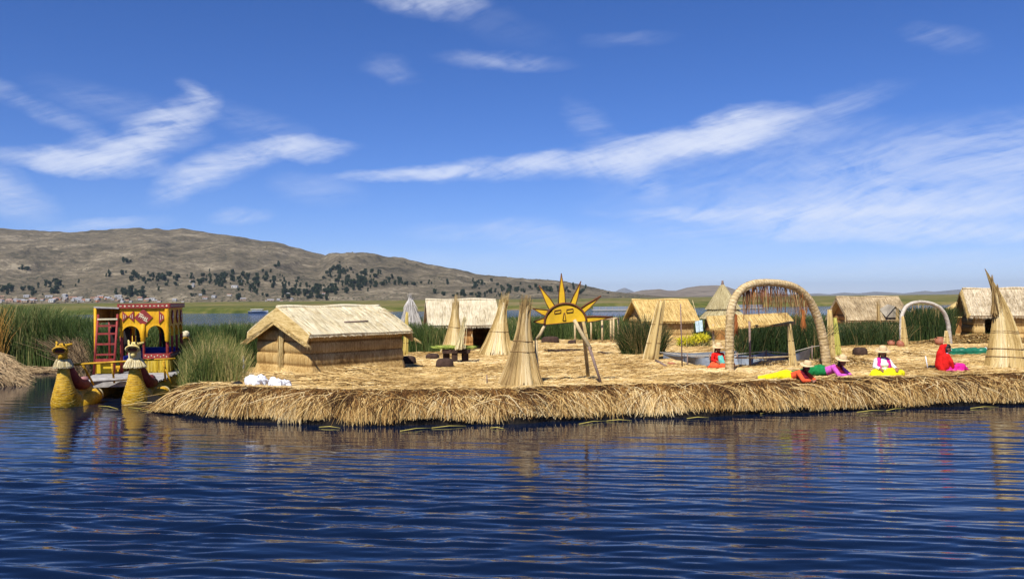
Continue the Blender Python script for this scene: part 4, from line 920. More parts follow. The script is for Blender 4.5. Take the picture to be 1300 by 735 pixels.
# thin pole with line, yellow drying bunches, cloth
def pole(name, label, p0, p1, r, mat, cat='pole', mid=None):
    p0 = np.array(p0); p1 = np.array(p1); mb = MB(); pts = [p0 - p0, (p1 - p0) * .5 + (np.array(mid) if mid is not None else 0), p1 - p0]; mb.tube(pts, [r, r * .9, r * .75], 8, jit=.12)
    return tag(mb.build(name, mat, loc=tuple(p0)), label, cat)
pp = on(866, 465); pole('thin_pole', 'thin grey pole standing in front of the golden hut', pp, D(864, 386, pp[1]), .022, M_pole2)
pp = on(893, 430); pole('thin_pole', 'slanting thin pole beside the hanging pale cloth', pp, D(879, 381, pp[1]), .02, M_pole)
c = D(887, 414, 40); mb = MB(); K, J = np.meshgrid(np.linspace(-1, 1, 10), np.linspace(0, 1, 9), indexing='ij'); mb.grid(K * .15 + .04 * J, .05 * np.sin(K * 5), .25 - J * .5 + .03 * K)
tag(mb.build('hanging_cloth', cloth('pale_blue_cloth', (.55, .68, .72)), loc=tuple(c)), 'pale blue cloth hanging beside the round hut', 'cloth')
c = on(880, 440); mb = MB(); n = 1500; x = rng.uniform(-.62, .62, n); y = rng.normal(0, .12, n); z = .28 + rng.normal(0, .07, n) + .08 * np.sin(x * 4)
b = np.stack([x, y, z], 1); mb.ribbons(b, b + rng.normal(0, .05, (n, 3)), b + rng.normal(0, .09, (n, 3)), .035, 1, face=(0, -1, .5))
mbt = mb.build('yellow_blossom', bladem('yellow_bunch', [(0, (.32, .34, .02)), (.5, (.62, .52, .02)), (1, (.8, .68, .05))], .7, .2), None, loc=tuple(c)); 
tag(mbt, 'bright yellow flowering bush low in front of the golden hut', 'bush')
mb = MB(); n = 500; x = rng.uniform(-.6, .7, n); b = np.stack([x, rng.normal(0, .15, n), np.zeros(n)], 1); e = b + np.stack([rng.normal(0, .15, n), rng.normal(0, .1, n), rng.uniform(.15, .4, n)], 1); mb.ribbons(b, (b + e) / 2, e, .022, 2)
mb.build('stems', M_mixed, mbt)

# ------------------------------------------------------------------ sun figure
YS = 22.9
def SP(px, py): return D(px, py, YS)
o = on(722, 489); t = thing('sun_figure', 'yellow half sun face with pointed rays on leaning poles', 'sun ornament', tuple(o))
bl, br = SP(692, 412), SP(744, 407.5); c = (bl + br) / 2 - o; ux = (br - bl); Rr = np.linalg.norm(ux) / 2; ux /= np.linalg.norm(ux); uy = np.array([-ux[2], 0, ux[0]])
def plate(mb, outline, th=.05, y0=0, mat=0):
    P = np.array([c + ux * a + uy * b + np.array([0, y0, 0]) for a, b in outline]); n = len(P); ce = P.mean(0)
    Fv = np.concatenate([P, [ce]]); Bv = Fv + np.array([0, th, 0]); i = np.arange(n); j = (i + 1) % n
    mb.add(np.concatenate([Fv, Bv]), np.concatenate([np.stack([i, j, np.full(n, n)], 1), np.stack([j + n + 1, i + n + 1, np.full(n, 2 * n + 1)], 1)]), mat=mat)
    mb.add(np.concatenate([P, P + np.array([0, th, 0])]), np.stack([i, i + n, j + n, j], 1), mat=mat)
ang = np.linspace(0, np.pi, 36); mb = MB(); plate(mb, [(Rr * math.cos(a), Rr * .92 * math.sin(a)) for a in ang]); face = mb.build('face_disc', M_sun, t)
mb = MB(); mb.tube([c + ux * Rr * 1.02 * math.cos(a) + uy * Rr * .94 * math.sin(a) + np.array([0, -.01, 0]) for a in ang], .028, 8); mb.build('rim', M_sunb, t)
mb = MB(); mb.tube([c - ux * Rr * 1.0 + np.array([0, -.02, -.005]), c + ux * Rr * .35 + np.array([0, -.02, .0])], .012, 6); mb.build('lower_rim', M_sunb, t)
def toc(px, py): q = SP(px, py) - o - c; return (q.dot(ux), q.dot(uy))
rays = [((692.5, 411), (694, 403), (677, 408.5)), ((695, 402), (701, 395), (676, 391.5)), ((699, 396), (705, 389), (684, 362)), ((709, 387.5), (718, 386.5), (712.6, 347)), ((723, 387.5), (730, 390), (737.5, 357)), ((735.5, 393), (740, 398.5), (763, 375.8)), ((743, 403.5), (744.5, 408), (778, 402.5))]
for i, (a, b, tp) in enumerate(rays):
    A2, B2, T2 = toc(*a), toc(*b), toc(*tp); cn = ((A2[0] + B2[0]) / 2, (A2[1] + B2[1]) / 2)
    wv = (np.array(B2) - np.array(A2)) / np.linalg.norm(np.array(B2) - np.array(A2)) * max(np.linalg.norm(np.array(B2) - np.array(A2)) / 2, .075)
    cn = np.array(cn); T3 = np.array(T2)
    mb = MB(); plate(mb, [tuple(cn - wv), tuple(cn - wv * .85 + (T3 - cn) * .35), tuple(T3), tuple(cn + wv * .85 + (T3 - cn) * .35), tuple(cn + wv)], .045, .0)
    ro = mb.build('ray', M_sun, t)
    mb = MB(); cc = lambda q: c + ux * q[0] + uy * q[1] + np.array([0, -.005, 0])
    sgn = -1 if i < 4 else 1
    e0 = cn + wv * sgn * (1 if i >= 4 else 1)
    mb.tube([cc(cn - wv), cc(cn - wv * .85 + (T3 - cn) * .35), cc(T3)], .012 if i < 5 else .024, 5); mb.tube([cc(cn + wv), cc(cn + wv * .85 + (T3 - cn) * .35), cc(T3)], .012, 5)
    mb.build('ray_edge', M_sunb, ro)
def line_on(pts, r=.010, close=True):
    mb = MB(); q = [SP(*p) - o + np.array([0, -.012, 0]) for p in pts]
    if close: q.append(q[0])
    for i in range(len(q) - 1): mb.tube([q[i], q[i + 1]], r, 5)
    return mb
line_on([(704, 394.5), (712, 393.2), (712, 397), (704, 398.3)]).build('eye', M_sunb, t); line_on([(719.5, 393), (727.5, 391.8), (727.5, 396), (719.5, 397.2)]).build('eye', M_sunb, t)
line_on([(716, 397), (714.5, 407), (718.5, 407), (717, 397)], close=False).build('nose', M_sunb, t)
# leaning poles
q = lambda px, py, Y: D(px, py, Y) - o
mb = MB(); mb.tube([q(729, 406, YS - .05), q(737, 421, YS - .1), q(750, 443, YS - .25)], .05, 9, jit=.1); mb.build('pole', M_pole, t)
b_ = on(764.5, 488) - o; mb = MB(); mb.tube([q(748, 440, YS - .25), b_ - up * .05], [.042, .03], 9, jit=.15); mb.build('pole', M_pole2, t)
mb = MB(); mb.tube([q(692, 412, YS + .05), q(686, 424, YS + .05), q(680, 432, YS + .1)], .04, 9, jit=.1); mb.build('pole', M_pole, t)
b_ = on(684, 488) - o; mb = MB(); mb.tube([q(680.5, 430, YS + .1), q(681, 455, YS), b_ - up * .05], [.04, .045, .045], 9, jit=.1); mb.build('pole', M_pole, t)
pq = q(740, 409, YS + .4); mb = MB(); mb.tube([q(736, 409, YS + .12), q(742, 432, YS + 1.2), np.array([q(746, 448, YS + 2)[0], 2.2, -.05])], .05, 9, jit=.1); mb.build('pole', M_pole, t)
pole('short_stake', 'short grey stake left of the nearest reed cone', on(618.5, 488), D(618, 476, on(618.5, 488)[1]), .018, M_pole2)

# pole frame
o = on(755, 434); t = thing('pole_frame', 'bare rectangular frame of peeled poles behind the sun figure', 'pole frame', tuple(o)); zt = D(760, 405, 43)[2] - o[2]
def fp(px, Y): return gp(px, Y, o[2]) - o
fr = [(729.5, 42.5), (742, 45.5), (750, 45.5), (764, 42.8), (775, 43.2), (778.5, 42.5), (784.5, 44.5)]
for a in fr:
    b_ = fp(*a); mb = MB(); mb.tube([b_ - up * .1, b_ + up * (zt + .02)], .05, 7, jit=.1); mb.build('post', M_pole, t)
for a, b in ((0, 5), (5, 6), (6, 1), (1, 0)):
    mb = MB(); mb.tube([fp(*fr[a]) + up * zt, fp(*fr[b]) + up * zt], .04, 7); mb.build('rail', M_pole, t)

# root blocks and slab table
def block(label, x0, x1, y0, y1, name='root_block', mat=None, dpt=.45):
    b0 = on((x0 + x1) / 2, y1); s = b0[1] / F; W_ = (x1 - x0) * s; H_ = (y1 - y0) * s
    mb = MB(); n = 14; th = np.linspace(0, np.pi, 9)[1:-1]
    prof_ = [(.001, -.05), (.52, -.05), (.56, H_ * .3), (.54, H_ * .75), (.42, H_ * .98), (.2, H_ * 1.04), (0.001, H_ * 1.03)]
    a = np.linspace(0, 2 * np.pi, 28, endpoint=False); sq = 1 / np.maximum(np.abs(np.cos(a)), np.abs(np.sin(a))) ** .75
    V = []
    for (r, z) in prof_:
        rr = r * sq * (1 + .25 * fbm(np.cos(a) * 3 + x0, np.sin(a) * 3 + z * 5, 3)); V.append(np.stack([np.cos(a) * rr * W_, np.sin(a) * rr * dpt + dpt * .5, np.full(28, z) + .04 * fbm(a * 2, a * 0 + z, 2)], 1))
    V = np.concatenate(V); i, j = np.meshgrid(np.arange(len(prof_) - 1), np.arange(28), indexing='ij'); i = i.ravel(); j = j.ravel(); k = (j + 1) % 28
    mb.add(V, np.stack([i * 28 + j, i * 28 + k, (i + 1) * 28 + k, (i + 1) * 28 + j], 1), smooth=True)
    return tag(mb.build(name, mat or M_earth, loc=tuple(b0)), label, 'root block')
block('dark root block at the right corner of the largest hut', 509, 526, 452, 463)
block('flat dark root block behind the black slab table, on the left', 541, 556, 449, 456)
block('dark root block standing in front of the slab table', 554, 574, 455, 467)
block('wide dark earth block behind the left leg of the sun figure', 689, 709, 427, 435.5)
block('dark earth block by the thicket left of the clay pots', 1088, 1102, 441.5, 452)
block('low dark clod beside the pole frame', 722, 731, 432, 437)
o = on(579, 460); t = thing('slab_table', 'dark root slab stand topped with cut green reeds', 'stand', tuple(o)); s = o[1] / F
mb = MB()
for px in (566, 577, 590): mb.box(((px - 579) * s, .12 * (px % 3), .2), (.2, .35, .48), rz=.1 * (px % 4))
mb.box((0, .2, .42), (.95, .6, .14)); mb.build('block_base', M_earth, t)
mb = MB(); n = 500; b = np.stack([rng.uniform(-.5, .45, n), rng.uniform(-.12, .45, n), rng.uniform(.5, .6, n)], 1); d = np.stack([rng.normal(.2, .12, n), rng.normal(0, .05, n), rng.normal(0, .02, n)], 1); mb.ribbons(b - d, b + up * .02, b + d, .022, 1, face=(0, -.5, .8))
mb.build('cut_reeds', bladem('fresh_cut', [(0, (.12, .2, .02)), (1, (.45, .45, .1))]), t)
mb = MB(); n = 170; a_ = D(583, 459, o[1] - .3) - o; b = a_ + rng.normal(0, .07, (n, 3)) * np.array([1.0, .6, .3]) + up * .45; e = D(590, 402, o[1] - .1) - o + rng.normal(0, .035, (n, 3)) - up * .1 * rng.random((n, 1)); mb.ribbons(b, (b + e) / 2, e, .022, 2)
tag(mb.build('small_sheaf', bladem('pale_sheaf', [(0, (.5, .4, .18)), (1, (.8, .7, .4))]), loc=tuple(o)), 'small pale sheaf propped on the slab table', 'reed sheaf')
# flat patches of dark earth-coloured reed strips on the straw
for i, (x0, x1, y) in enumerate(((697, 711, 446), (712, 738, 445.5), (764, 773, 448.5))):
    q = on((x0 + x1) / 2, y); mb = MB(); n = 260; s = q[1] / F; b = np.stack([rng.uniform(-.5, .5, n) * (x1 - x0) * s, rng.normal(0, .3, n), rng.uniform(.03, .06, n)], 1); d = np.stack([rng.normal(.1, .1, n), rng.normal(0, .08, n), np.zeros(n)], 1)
    mb.ribbons(b - d, b + up * .01, b + d, .05, 1, face=(0, 0, 1)); tag(mb.build('dark_reed_patch', M_earth, loc=tuple(q)), ['small dark flat reed patch behind the sun figure, leftmost', 'longest dark flat reed patch behind the sun figure', 'small dark flat reed patch right of the sun figure'][i], 'reed patch')

# logs near the net
for (x0, y0, x1, y1, r, m, lb) in ((833, 459, 846, 465, .05, M_pole2, 'grey log lying at the foot of the leaning sheaf'), (848, 462, 857, 462.5, .05, M_clay, 'short reddish log beside the grey net')):
    pole('log', lb, on(x0, y0) + up * .05, on(x1, y1) + up * .05, r, m, 'log')

# ------------------------------------------------------------------ pots, green roll, bags
def pot(label, px, py, r, tilt=0):
    p = on(px, py); t = thing('clay_pot', label, 'pot', tuple(p + up * (.0 if not tilt else .05))); t.rotation_euler = (0, tilt, 0)
    mb = MB(); mb.lathe([(.001, 0), (r * .6, .01), (r * .95, r * .5), (r, r * .85), (r * .8, r * 1.3), (r * .5, r * 1.55), (r * .62, r * 1.75), (r * .55, r * 1.75), (r * .45, r * 1.5), (.001, r * 1.0)], 24); mb.build('pot_body', M_clay, t)
    for s in (-1, 1):
        mb = MB(); a = np.linspace(-.9, 1.3, 8); mb.tube([(s * (r * .72 + r * .35 * math.cos(k)), 0, r * 1.2 + r * .32 * math.sin(k)) for k in a], r * .08, 6); mb.build('handle', M_clay, t)
pot('reddish clay pot tipped over by the left foot of the small arch', 1139, 441, .19, 1.2)
pot('clay pot standing left of the tipped pot at the small arch', 1131.5, 440, .15, 0)
pot('round clay jar by the right foot of the small arch', 1193.5, 439, .22, 0)
o = on(1231, 449.5); t = thing('rolled_tarp', 'shiny dark green rolled tarpaulin on the straw', 'tarpaulin', tuple(o)); s = o[1] / F
mb = MB(); xx = np.linspace(-27, 27, 26) * s; mb.tube([(x, .02 * math.sin(x * 9), .13 + .012 * math.sin(x * 14)) for x in xx], [.13 * (1 + .08 * math.sin(i * 1.7)) * (1 if 0 < i < 25 else .7) for i in range(26)], 16, squash=(1, 1)); mb.build('roll', M_tarp, t)
mb = MB(); K, J = np.meshgrid(np.linspace(0, 1, 26), np.linspace(0, 1, 6), indexing='ij'); mb.grid((K - .5) * 53 * s, -.10 - .16 * J, .07 * (1 - J) + .012 + .01 * np.sin(K * 30)); mb.build('loose_edge', M_tarp, t)
mb = MB(); a = np.linspace(0, 6.283, 16); mb.tube([(20 * s, .135 * math.cos(k), .13 + .137 * math.sin(k)) for k in a], .014, 5); mb.build('tie', M_white, t)
# bags
def skirt_folds(name, caps, mat, t, vox=.018, k=1.0):
    o = blob(name, caps, mat, t, vox, 3); me = o.data; n = len(me.vertices); v = np.zeros(n * 3); me.vertices.foreach_get('co', v); v = v.reshape(-1, 3)
    nr = np.zeros(n * 3); me.vertex_normals.foreach_get('vector', nr) if hasattr(me, 'vertex_normals') else None; nr = nr.reshape(-1, 3)
    a = np.arctan2(v[:, 1], v[:, 0]); d = (.012 * np.sin(a * 14 + 3 * v[:, 2]) if k == 1 else 0) + k * .024 * fbm(v[:, 0] * 11, v[:, 1] * 11 + v[:, 2] * 8, 4) * 2
    v = v + nr * d[:, None]; me.vertices.foreach_set('co', v.ravel()); me.update(); return o
def bag(label, px, py, w_, h_, mat, seed, name='sack'):
    p = on(px, py); q = random.Random(seed); caps = []
    for i in range(4):
        a = (q.uniform(-.35, .35) * w_, q.uniform(-.15, .2), h_ * q.uniform(.25, .45)); caps.append((a, h_ * q.uniform(.38, .55), (a[0] + q.uniform(-.15, .15), a[1] + .05, a[2] * .8), h_ * q.uniform(.3, .5)))
    caps.append(((w_ * .1, 0, h_ * .6), h_ * .25, (w_ * .16, -.02, h_ * .95), h_ * .08))
    o = skirt_folds(name, caps, mat, None, .018, 3.2); o.location = tuple(p); return tag(o, label, 'bag')
bag('crumpled white sack, larger one right of the pair below the hut', 350, 493, .45, .30, M_white, 2)
bag('bunched white sack left of the larger one below the hut', 325, 492, .35, .34, M_white, 5)
bag('black bag lying left of the white sacks', 300, 491, .38, .18, M_black, 9)
pole('grey_post', 'short grey post behind the white sacks', on(309.5, 480), D(309, 452, on(309.5, 480)[1]), .03, M_deck)

# floating stems
for i, (x0, y0, x1, y1) in enumerate(((405, 540, 432, 541), (508, 545, 548, 541), (548, 541, 592, 538.5), (622, 541, 640, 542), (735, 536, 770, 532), (770, 532, 802, 531.5), (872, 529, 900, 528), (965, 523, 985, 522), (1088, 521, 1125, 519), (1125, 519, 1150, 516.5), (1232, 516, 1268, 514.5), (125, 513, 150, 517), (163, 515, 200, 521))):
    a, b = G(x0, y0 + 2, .015), G(x1, y1 + 2, .015); mb = MB(); mb.tube([(0, 0, 0), (b - a) * .5 + np.array([0, .03, .02]), b - a], [.008, .009, .004], 6)
    tag(mb.build('floating_stem', M_stem := bpy.data.materials.get('yellow_stem') or flat('yellow_stem', (.50, .40, .08), .6, .3, 5), loc=tuple(a)), 'yellow reed stem floating on the dark water along the island edge', 'reed stem', 'reed stems floating along the island edge')

# ------------------------------------------------------------------ far motorboat and fish cages
def hullboat(p, L, label, name, cab):
    t = thing(name, label, 'boat', tuple(p), 0.05)
    mb = MB(); k = np.linspace(-1, 1, 13); W_ = .95 * (1 - np.clip(k, 0, 1) ** 2.2) ; W_[0] = .8; H0 = .45 + .15 * np.clip(k, 0, 1)
    X = np.array([[x * L / 2] * 5 for x in k]); Y = np.array([[-w_, -w_ * .75, 0, w_ * .75, w_] for w_ in W_]); Z = np.array([[h, .05, -.15, .05, h] for h in H0]); mb.grid(X, Y, Z); mb.grid(X[:, [0, 4]], Y[:, [0, 4]], Z[:, [0, 4]] - .05); mb.build('hull', M_white, t)
    mb = MB(); mb.box((-.3, 0, .92), (L * .62, 1.5, .06)); mb.build('canopy', M_white, t)
    for x in (-1.6, -.3, 1.0):
        mb = MB(); mb.box((x, -.7, .66), (.06, .06, .46)); mb.box((x, .7, .66), (.06, .06, .46)); mb.build('post', M_deck, t)
    mb = MB(); mb.box((-.3, 0, .55), (L * .5, 1.2, .35)); mb.build('cabin_glass', M_net, t)
p = gp(328, 212, 0); hullboat(p, 4.6, 'small white motorboat at the far edge of the marsh channel', 'motorboat', True)
for i, (x0, x1, Y) in enumerate(((752, 800, 190), (935, 965, 200))):
    a, b = gp(x0, Y, 0), gp(x1, Y, 0); t = thing('fish_cage', ['long low fish cage floating in the channel right of the sun figure', 'low fish cage floating in the channel behind the big arch'][i], 'fish cage', tuple((a + b) / 2)); W_ = b[0] - a[0]
    mb = MB(); 
    for yy in (-2, 2): mb.box((0, yy, .25), (W_, .3, .22))
    for k in np.linspace(-.5, .5, 7): mb.box((k * W_, 0, .28), (.3, 4, .18))
    mb.build('float_frame', M_deck, t)
    for k in np.linspace(-.5, .5, 7):
        mb = MB(); mb.box((k * W_, -2, .6), (.09, .09, .8)); mb.build('post', M_deck, t)
    mb = MB(); mb.grid(np.array([[-W_ / 2] * 2, [W_ / 2] * 2]), np.array([[-2.02, -2.02]] * 2) + .2, np.array([[.3, 1.0]] * 2)); mb.build('net_sheet', M_net, t)

# ------------------------------------------------------------------ people
def fingers(caps, w, d, n, L=.085, curl=.35):
    """palm and five fingers from wrist w along d, palm normal n"""
    w, d, n = (np.array(q, float) for q in (w, d, n)); d /= np.linalg.norm(d); s = np.cross(d, n); s /= np.linalg.norm(s); n = np.cross(s, d)
    k0 = w + d * .075
    for o_ in (-.028, -.009, .010, .028): caps.append((w + s * o_ * .6, .017, k0 + s * o_, .014))
    for o_, l in zip((-.03, -.010, .011, .031), (.062, .078, .072, .056)):
        a = k0 + s * o_; b = a + d * l * .5 - n * l * .1; c = b + d * l * .38 - n * l * curl; caps.append((a, .0115, b, .010)); caps.append((b, .010, c, .0085))
    a = w + d * .02 - s * .03; b = a + d * .03 - s * .03; caps.append((a, .014, b, .012)); caps.append((b, .012, b + d * .035 - s * .008, .009))
def head(caps, h, f, r=.088):
    """skull, jaw, nose, ears; h centre, f the way the face looks"""
    h = np.array(h, float); f = np.array(f, float); f /= np.linalg.norm(f); s = np.cross(f, (0, 0, 1)); s /= np.linalg.norm(s); u = np.cross(s, f)
    caps += [(h + u * .03, r, h + u * .02 + f * .01, r * .95), (h + f * .03 - u * .05, r * .66, h + f * .045 - u * .075, r * .5),
             (h + f * .09 + u * .005, .012, h + f * .108 - u * .025, .016), (h + s * .083, .016, h + s * .088 - u * .03, .014), (h - s * .083, .016, h - s * .088 - u * .03, .014),
             (h + f * .085 - u * .055, .016, h + f * .085 - u * .056, .016)]
    return h, f, s, u
def features(t, H4, hat=None, hair=True):
    h, f, s, u = H4
    for k in (-1, 1):
        mb = MB(); c_2 = h + f * .083 + s * k * .033 + u * .012; mb.tube([c_2 - f * .012, c_2, c_2 + f * .006], [.013, .013, .004], 8); mb.build('eye', M_black, t)
    if hair:
        caps = [(h + u * .045 - f * .012, .094, h + u * .01 - f * .035, .09)]
        for k in (-1, 1): caps += [(h + s * k * .07 - f * .03 - u * .03, .035, h + s * k * .085 - f * .04 - u * .17, .022), (h + s * k * .085 - f * .04 - u * .17, .022, h + s * k * .09 + f * .03 - u * .30, .012)]
        blob('hair', caps, M_hair, t, .012, 2)
    if hat is not None:
        mb = MB(); prof_ = [(.195, -.012), (.19, .0), (.12, .012), (.10, .02), (.098, .07), (.082, .115), (.04, .13), (.001, .132)]
        a = np.linspace(0, 2 * np.pi, 30, endpoint=False); V = []
        for r, z in prof_: V.append(np.array([h + u * (.065 + z + (.02 * math.cos(2 * k) if r > .15 else 0)) + (f * math.cos(k) * 1.05 + s * math.sin(k)) * r for k in a]))
        n = len(prof_); V = np.concatenate(V); i, j = np.meshgrid(np.arange(n - 1), np.arange(30), indexing='ij'); i = i.ravel(); j = j.ravel(); k = (j + 1) % 30
        mb.add(V, np.stack([i * 30 + j, i * 30 + k, (i + 1) * 30 + k, (i + 1) * 30 + j], 1), smooth=True)
        ht = mb.build('hat', hat, t); mb = MB(); mb.tube([h + u * .09 + (f * math.cos(k) * 1.04 + s * math.sin(k)) * .1 for k in np.linspace(0, 6.283, 24)], .008, 5); mb.build('hat_band', M_rope, ht)
C_white = cloth('white_knit', (.74, .72, .68)); C_mag = cloth('magenta_cloth', (.55, .03, .25)); C_yel = cloth('yellow_skirt', (.82, .68, .012)); C_red = cloth('red_cloth', (.58, .015, .012))
C_or = cloth('orange_red_cloth', (.72, .10, .035)); C_pur = cloth('orchid_cloth', (.55, .10, .45)); C_grn = cloth('green_skirt', (.012, .18, .05)); C_pink = cloth('hot_pink_skirt', (.62, .02, .24)); C_mar = cloth('maroon_cloth', (.16, .01, .02)); C_lil = cloth('lilac_blouse', (.42, .40, .72)); C_teal = cloth('teal_print', (.12, .45, .38))
def sit(label, p, rz, top, vest, skirt, hat, s=1.0, look=(-.1, -1, -.15), back_hat=None):
    t = thing('person', label, 'person', tuple(p), rz); t.scale = (s, s, s)
    caps = [((0, 0, .14), .13, (0, .02, .30), .11), ((0, .02, .30), .11, (0, .03, .44), .115), ((-.12, .03, .47), .05, (.12, .03, .47), .05), ((0, .03, .48), .05, (0, .01, .60), .045)]
    caps += [((-.1, 0, .12), .085, (-.34, -.22, .12), .065), ((-.34, -.22, .12), .06, (.02, -.36, .07), .04), ((.1, 0, .12), .085, (.36, -.2, .12), .065), ((.36, -.2, .12), .06, (.0, -.28, .07), .04)]
    armL = [((-.17, .03, .47), .047, (-.25, -.04, .30), .04), ((-.25, -.04, .30), .037, (-.22, -.28, .27), .026)]; armR = [((.17, .03, .47), .047, (.27, -.02, .31), .04), ((.27, -.02, .31), .037, (.24, -.26, .27), .026)]
    H4 = head(caps, (0, .0, .68), look); caps += armL + armR; fingers(caps, (-.22, -.28, .27), (.3, -1, -.5), (0, 0, 1)); fingers(caps, (.24, -.26, .27), (-.3, -1, -.5), (0, 0, 1))
    blob('person_body', caps, M_skin, t, .010, 2); features(t, H4, hat)
    cl_ = [((0, 0, .16), .15, (0, .02, .30), .135), ((0, .02, .30), .135, (0, .03, .43), .135), ((-.12, .03, .47), .07, (.12, .03, .47), .07), ((-.05, -.08, .36), .07, (.05, -.08, .36), .07)]
    for A in (armL, armR): cl_ += [(A[0][0], .066, A[0][2], .056), (A[1][0], .054, tuple(np.array(A[1][0]) * .15 + np.array(A[1][2]) * .85), .042)]
    blob('blouse', cl_, top, t, .014, 3)
    if vest:
        cp = []
        for k in (-1, 1): cp += [((k * .09, .02, .49), .078, (k * .12, -.03, .36), .075), ((k * .12, -.03, .36), .072, (k * .12, -.05, .22), .068), ((k * .16, .03, .46), .072, (k * .235, -.0, .31), .062 if k > 0 else .03)]
        cp += [((0, .09, .46), .09, (0, .07, .2), .11)]; blob('vest', cp, vest, t, .014, 2)
    sk = [((0, 0, .12), .17, (-.32, -.22, .12), .12), ((0, 0, .12), .17, (.34, -.2, .12), .12), ((-.34, -.22, .11), .12, (0, -.38, .07), .12), ((.38, -.2, .11), .12, (.02, -.36, .07), .12), ((0, -.1, .09), .15, (0, -.25, .06), .13), ((.3, -.1, .07), .10, (.42, .02, .03), .07), ((-.3, -.1, .07), .09, (-.38, .02, .03), .05)]
    skirt_folds('skirt', sk, skirt, t); return t
# woman in white with yellow skirt
sit('seated woman in white jumper, magenta vest and yellow skirt with straw hat', on(1121, 478), R(4), C_white, C_mag, C_yel, M_hat, 1.0, (-.25, -1, -.3))
# woman under the arch
t = sit('seated woman in red with teal apron and straw hat beside the big arch', on(912, 468), R(18), C_red, None, C_or, M_hat, .92, (-.1, -1, -.3))
blob('apron', [((-.04, -.13, .40), .055, (0, -.2, .2), .085), ((.05, -.13, .40), .055, (.04, -.2, .2), .085)], C_teal, t, .014, 2)
# kneeling woman with red shawl, turned right
t = thing('person', 'seated woman wrapped in red shawl with hot pink skirt, facing right', 'person', tuple(on(1204, 471)), 0)
caps = [((-.1, 0, .14), .14, (-.12, 0, .32), .12), ((-.12, 0, .32), .12, (-.1, 0, .46), .11), ((-.1, -.12, .47), .05, (-.1, .12, .47), .05), ((-.1, 0, .48), .05, (-.05, 0, .58), .045),
        ((0, -.08, .12), .085, (.38, -.1, .14), .06), ((.38, -.1, .14), .055, (.5, -.05, .06), .04), ((0, .08, .12), .085, (.4, .1, .14), .06), ((.4, .1, .14), .055, (.52, .06, .06), .04),
        ((-.1, -.16, .46), .045, (-.02, -.2, .28), .04), ((-.02, -.2, .28), .036, (.16, -.12, .22), .026), ((-.1, .16, .46), .045, (-.02, .2, .28), .04), ((-.02, .2, .28), .036, (.16, .1, .22), .026)]
H4 = head(caps, (-.02, 0, .66), (1, -.25, -.35)); fingers(caps, (.16, -.12, .22), (1, .2, -.3), (0, 0, 1)); fingers(caps, (.16, .1, .22), (1, -.2, -.3), (0, 0, 1)); blob('person_body', caps, M_skin, t, .010, 2); features(t, H4, None)
blob('blouse', [((-.09, 0, .2), .14, (-.09, 0, .44), .125), ((-.0, 0, .28), .09, (-.03, 0, .42), .08)], C_lil, t, .014, 2)
blob('shawl', [((-.16, 0, .70), .085, (-.2, 0, .52), .12), ((-.06, .0, .745), .06, (-.16, 0, .70), .09), ((-.2, 0, .52), .13, (-.22, 0, .2), .16), ((-.22, -.05, .18), .15, (-.2, -.1, .08), .14), ((-.1, -.15, .46), .08, (-.02, -.21, .28), .07), ((-.1, .15, .46), .08, (.0, .21, .26), .07), ((-.02, -.21, .28), .065, (.02, -.2, .16), .06), ((-.16, -.12, .4), .09, (-.16, -.16, .15), .1)], C_red, t, .016, 2)
skirt_folds('skirt', [((-.15, 0, .1), .16, (.1, 0, .12), .16), ((0, -.1, .12), .13, (.36, -.1, .16), .085), ((0, .1, .12), .13, (.4, .1, .15), .085), ((.36, -.1, .15), .08, (.55, -.06, .04), .05), ((.4, .1, .14), .08, (.56, .06, .04), .05), ((-.2, -.15, .04), .09, (.3, -.18, .04), .08)], C_pink, t)
mb = MB(); mb.box((0, 0, .1), (.22, .2, .2), .3); p = on(1186.5, 468)
bag('small black bag behind the woman in the red shawl', 1186, 469, .1, .14, M_black, 3)
pole('white_stick', 'short white stick standing left of the woman in red', on(1178, 469), D(1175, 452, on(1178, 469)[1]), .02, M_white, 'stick')
